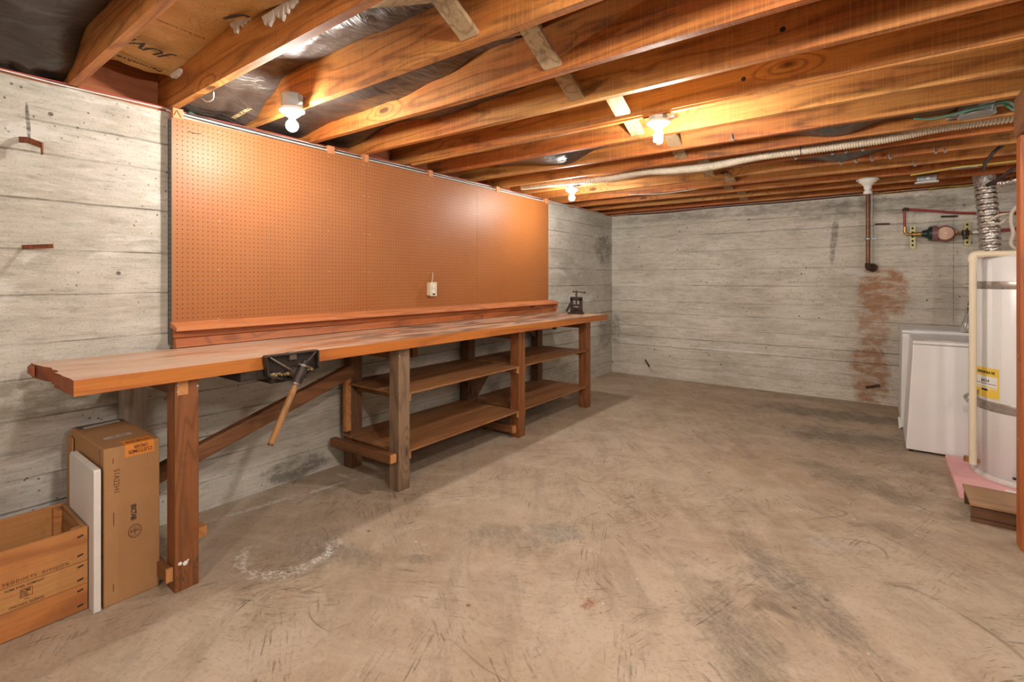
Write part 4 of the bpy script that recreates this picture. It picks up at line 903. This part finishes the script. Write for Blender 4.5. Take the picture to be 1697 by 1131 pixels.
for x in (3.47, 3.64, 3.80):
    mb = MB(); mb.hexa([(x, 4.8605, .06), (x+.004, 4.8605, .06), (x+.004, 4.863, .06), (x, 4.863, .06), (x+.036, 4.8640, .80), (x+.040, 4.8640, .80), (x+.040, 4.866, .80), (x+.036, 4.866, .80)]); obj('panel_rib', mb, M['white'], dr)
wa = appliance('washer', 'white washing machine behind the dryer against the far wall', 'washing machine', 3.235, 3.915, 5.545, 6.250, .879, .012)
mb = MB(); mb.tube([(3.232, 5.56, .005), (3.226, 5.575, .10)], .010, 8); obj('cord_end', mb, M['porcelain'], wa)

# bottles on the washer
mb = MB(); mb.lathe([(.060, .8835), (.062, .892), (.056, .93), (.030, 1.02), (.010, 1.065), (.007, 1.068)], (3.690, 5.600, 0), 20); tag(obj('clear_bottle', mb, M['clear'], None, 0, (3.69, 5.60, .8835)), 'clear plastic cone-shaped bottle on the washer corner', 'bottle')
t = thing('dark_bottle', 'slim dark bottle with pale bands behind the clear one on the washer', 'bottle', (3.735, 5.86, .8835))
mb = MB(); mb.lathe([(.030, .8835), (.032, .95), (.032, 1.10), (.022, 1.15), (.016, 1.18)], (3.735, 5.86, 0), 16); obj('body', mb, M['bottledark'], t)
mb = MB(); mb.lathe([(.0325, .972), (.0325, .984)], (3.735, 5.86, 0), 16); mb.lathe([(.0325, 1.085), (.0325, 1.095)], (3.735, 5.86, 0), 16); obj('band', mb, M['paper'], t)
mb = MB(); mb.lathe([(.017, 1.181), (.017, 1.205), (.010, 1.215)], (3.735, 5.86, 0), 12); obj('cap', mb, M['black'], t)
mb = MB(); mb.lathe([(.032, 3.86), (.028, 3.83), (.006, 3.76), (.002, 3.745)], (0, 6.40, 1.262), 14, 'x'); mb.tube([(3.85, 6.40, 1.262), (3.85, 6.514, 1.262)], .008, 8); tag(obj('pale_cone', mb, M['porcelain'], None, 0, (3.8, 6.40, 1.262)), 'small pale shiny cone pointing left from behind the cream pipe on the far wall', 'nozzle')

# ------------------------------------------------------------------ water heater
HX, HY, HR = 3.885, 4.545, .285
wh = thing('water_heater', 'tall white cylindrical water heater with grey bands beside the post', 'water heater', (HX, HY, .035))
mb = MB(); mb.lathe([(HR-.02, .035), (HR, .042), (HR, 1.455), (HR-.012, 1.470), (HR-.03, 1.475)], (HX, HY, 0), 72); obj('tank', mb, M['white'], wh)
mb = MB(); mb.lathe([(HR+.012, .0355), (HR+.014, .040), (HR+.014, .062), (HR+.004, .068)], (HX, HY, 0), 64); lab(obj('base_ring', mb, M['tan'], wh), 'lower base ring')
for z0, z1 in ((1.262, 1.312), (.478, .540)):
    mb = MB(); mb.lathe([(HR+.002, z0), (HR+.0035, z0+.003), (HR+.0035, z1-.003), (HR+.002, z1)], (HX, HY, 0), 72); lab(obj('strap', mb, plain('grey_strap', (.40,.36,.33), .3, .5), wh), 'grey metal earthquake strap')
# curved label following the tank
def curved(name, z0, z1, a0, a1, r, mat, parent, n=12):
    mb = MB(); vs = []
    for i in range(n+1):
        a = a0+(a1-a0)*i/n
        for rr in (r, r+.0008):
            for z in (z0, z1): vs.append((HX+rr*math.cos(a), HY+rr*math.sin(a), z))
    fs = []
    for i in range(n):
        b = i*4; fs += [(b+2, b+6, b+7, b+3), (b, b+1, b+5, b+4), (b+1, b+3, b+7, b+5), (b, b+4, b+6, b+2)]
    fs += [(0,2,3,1), (n*4, n*4+1, n*4+3, n*4+2)]
    mb.add(vs, fs, False); return obj(name, mb, mat, parent)
A0, A1 = math.radians(193), math.radians(228)
el = lab(curved('energy_label', .560, .752, A0, A1, HR+.0015, M['energyyellow'], wh), 'yellow energy label')
curved('label_panel', .630, .698, A0+.02, A1-.03, HR+.0028, M['paper'], el)
def ctext(body, size, z, amid, mat, sq=1.0, bold=False):
    w_ = size*.62*sq; n = len(body)
    for i, ch in enumerate(body):
        if ch == ' ': continue
        a = amid + (i-(n-1)/2)*w_/(HR+.004); r = HR+.0042
        c = Vector((HX+r*math.cos(a), HY+r*math.sin(a), z)); tg = Vector((-math.sin(a), math.cos(a), 0))
        me_o = text(ch, size, mat, wh, c - tg*w_*.45, tg, (0,0,1), name='letter', squash=sq, bold=bold)
AM = (A0+A1)/2
ctext('ENERGYGUIDE', .0215, .716, AM, M['inkblack'], .92, True)
ctext('$424', .026, .660, AM, M['inkblack'], 1.0, True)
curved('label_line', .648, .651, A0+.04, A1-.05, HR+.0040, M['inkblack'], el)
curved('label_line', .604, .616, AM-.10, AM+.06, HR+.0028, M['inkblack'], el)
curved('label_line', .617, .623, A0+.02, A1-.03, HR+.0028, M['paper'], el)
# drain valve, relief fittings
mb = MB(); mb.tube([(HX-HR+.01, HY-.10, .125), (HX-HR-.06, HY-.115, .125)], .014, 10); mb.lathe([(.018, .115), (.018, .15)], (HX-HR-.045, HY-.112, 0), 10); obj('drain_valve', mb, M['brass'], wh)
mb = MB(); mb.tube(curve([(3.60, 4.44, .548), (3.575, 4.46, .56), (3.55, 4.49, .535), (3.57, 4.49, .50)], 5), .010, 8); mb.tube([(3.59, 4.45, .56), (3.60, 4.45, .60)], .012, 8); obj('strap_clamp', mb, M['metalgrey'], wh)
mb = MB(); mb.box((HX-.14, HY-.262, .093), (HX-.06, HY-.284, .103)); lab(obj('vent_slot', mb, M['black'], wh), 'dark slot near the foot')
mb = MB(); mb.lathe([(.040, 1.4755), (.038, 1.53)], (HX+.02, HY+.02, 0), 20); obj('vent_collar', mb, M['metalgrey'], wh)
# cream drain pipe
t = thing('cream_pipe', 'cream plastic pipe with elbow running down in front of the water heater', 'pipe', (3.566, 4.335, .13))
px, py = 3.572, 4.34
mb = MB(); mb.tube([(px, py, .128), (px, py, 1.46)], .0195, 16); obj('pipe', mb, M['cream'], t)
mb = MB(); mb.tube([(px+.03, py, 1.487), (4.25, py, 1.487)], .0195, 16); obj('pipe', mb, M['cream'], t)
mb = MB(); mb.tube(curve([(px, py, 1.435), (px, py, 1.465), (px+.008, py, 1.482), (px+.028, py, 1.487), (px+.055, py, 1.487)], 5), .024, 16); obj('elbow', mb, M['cream'], t)
cable('thin green wire lying along the top of the water heater under the cream pipe', [(3.68, 4.37, 1.479), (3.80, 4.36, 1.480), (3.95, 4.37, 1.482), (4.1, 4.4, 1.482)], .004, M['cablegreen'], 'green_wire', cat='wire')

# foil duct
dp = curve([(3.84, 6.12, .892), (3.885, 6.12, 1.4), (3.875, 6.12, 1.8), (3.85, 6.12, 2.15), (3.84, 6.12, 2.27)], 40)
mb = MB(); mb.tube(dp, lambda i: .074 + .0055*math.sin(i*1.15) + .003*noise.noise((i*.9, 2, 1)), 28); tag(obj('foil_duct', mb, M['foil'], None, 0, (3.86, 6.12, .885)), 'crinkled silver foil duct rising behind the water heater', 'duct')
mb = MB(); mb.tube([(3.93, 6.02, 2.17), (4.1, 5.9, 2.18), (4.3, 5.7, 2.20)], .035, 14); tag(obj('foil_elbow', mb, M['foil'], None, 0, (3.90, 6.1, 2.24)), 'small wrapped foil pipe at the top of the duct', 'duct')

# cables near the heater
cable('large loop of beige cable hanging at the right beside the post', [(4.02, 4.75, 1.93), (3.90, 4.72, 1.88), (3.815, 4.70, 1.80), (3.800, 4.70, 1.72), (3.812, 4.70, 1.64), (3.800, 4.70, 1.57), (3.83, 4.70, 1.53), (3.92, 4.72, 1.525), (4.05, 4.75, 1.53)], .0105, M['cable'], 'cable_loop', 10)
cable('small loop of beige cable in front of the foil duct', [(3.80, 4.72, 1.775), (3.74, 4.70, 1.765), (3.69, 4.70, 1.725), (3.70, 4.70, 1.712), (3.745, 4.70, 1.708), (3.775, 4.71, 1.735), (3.80, 4.72, 1.75)], .008, M['cable'], 'cable_loop', 10)
def wrapped(label, pts, r):
    mb = MB(); P = curve(pts, 10); mb.tube(P, lambda i: r*(1+.25*noise.noise((i*1.3, r*100, 3))), 9); return tag(obj('dark_pipe', mb, M['cabledark'], None, 0, tuple(P[0])), label, 'pipe')
wrapped('dark wrapped pipe slanting down under the joists left of the post', [(3.90, 5.05, 2.38), (3.78, 4.98, 2.28), (3.72, 5.0, 2.20), (3.70, 5.0, 2.13)], .012)
wrapped('lower dark wrapped pipe slanting towards the foil duct top', [(3.95, 5.2, 2.20), (3.86, 5.2, 2.13), (3.80, 5.25, 2.08), (3.76, 5.3, 2.06)], .014)
cable('yellow cable running under the joists towards the post', [(3.30, 5.45, 2.225), (3.45, 5.4, 2.228), (3.60, 5.38, 2.24), (3.85, 5.35, 2.235), (4.3, 5.3, 2.24)], .007, M['cableyellow'])
mb = MB(); mb.box((3.57, 5.50, 2.243), (3.73, 5.513, 2.262)); tag(obj('metal_bracket', mb, M['metalgrey'], None, 0, (3.6, 5.5, 2.25)), 'thin shiny metal bracket on a joist left of the dark pipes', 'bracket')
cable('short yellow cable on top of the far wall', [(3.48, 6.50, 2.24), (3.6, 6.495, 2.252), (3.72, 6.5, 2.243), (3.85, 6.495, 2.25)], .008, M['cableyellow'])
cable('small beige pipe with fitting along the top of the far wall beside the lampholder', [(3.07, 6.46, 2.215), (3.09, 6.46, 2.235), (3.2, 6.46, 2.24), (3.35, 6.46, 2.243)], .010, M['brass'], 'small_pipe', cat='pipe')

# foam board, papers, step
mb = MB(); mb.prism([(3.474, 4.02), (3.498, 4.0), (3.60, 4.0), (4.35, 4.0), (4.35, 4.83), (3.478, 4.83), (3.474, 4.80)], .0, .034, 'z'); tag(obj('foam_board', mb, M['pinkfoam'], None, .003, (3.9, 4.4, 0)), 'pink foam insulation board lying under the water heater', 'foam board')
for i, (cx_, cy_, a, w_, h_, l_) in enumerate(((3.66, 4.10, .2, .20, .14, 'folded white paper on the pink foam behind the step, left one'), (3.80, 4.12, -.15, .22, .16, 'white paper sheet on the pink foam behind the step, right one'))):
    mb = MB(); ca, sa = math.cos(a), math.sin(a); vs = []
    for (u, v) in ((-1,-1),(1,-1),(1,1),(-1,1)):
        vs.append((cx_+u*w_/2*ca-v*h_/2*sa, cy_+u*w_/2*sa+v*h_/2*ca))
    mb.hexa([(x, y, .0345+i*.003) for x, y in vs] + [(x, y, .0365+i*.003+(.006 if k == 0 else 0)) for k, (x, y) in enumerate(vs)])
    tag(obj('paper_sheet', mb, M['paper'], None, 0, (cx_, cy_, .0345)), l_, 'paper')
st = thing('wooden_step', 'low plywood step box on the floor beside the post', 'step', (3.72, 3.78, 0))
mb = MB(); mb.box((3.484, 3.638, .093), (4.10, 3.955, .107)); obj('tread', mb, M['step'], st, .0015)
mb = MB(); mb.box((3.490, 3.655, .0), (4.10, 3.674, .0925)); obj('side_board', mb, M['stepdark'], st, .001)
mb = MB(); mb.box((3.490, 3.925, .0), (4.10, 3.944, .0925)); obj('side_board', mb, M['stepdark'], st, .001)
mb = MB(); mb.box((3.486, 3.653, .026), (4.10, 3.6545, .029)); obj('board_joint', mb, M['black'], st)
mb = MB(); mb.box((3.66, 3.42, 0), (3.76, 3.62, .003)); tag(obj('grey_scrap', mb, M['strip'], None, 0, (3.7, 3.5, 0)), 'thin dark grey scrap on the floor at the foot of the post', 'scrap')
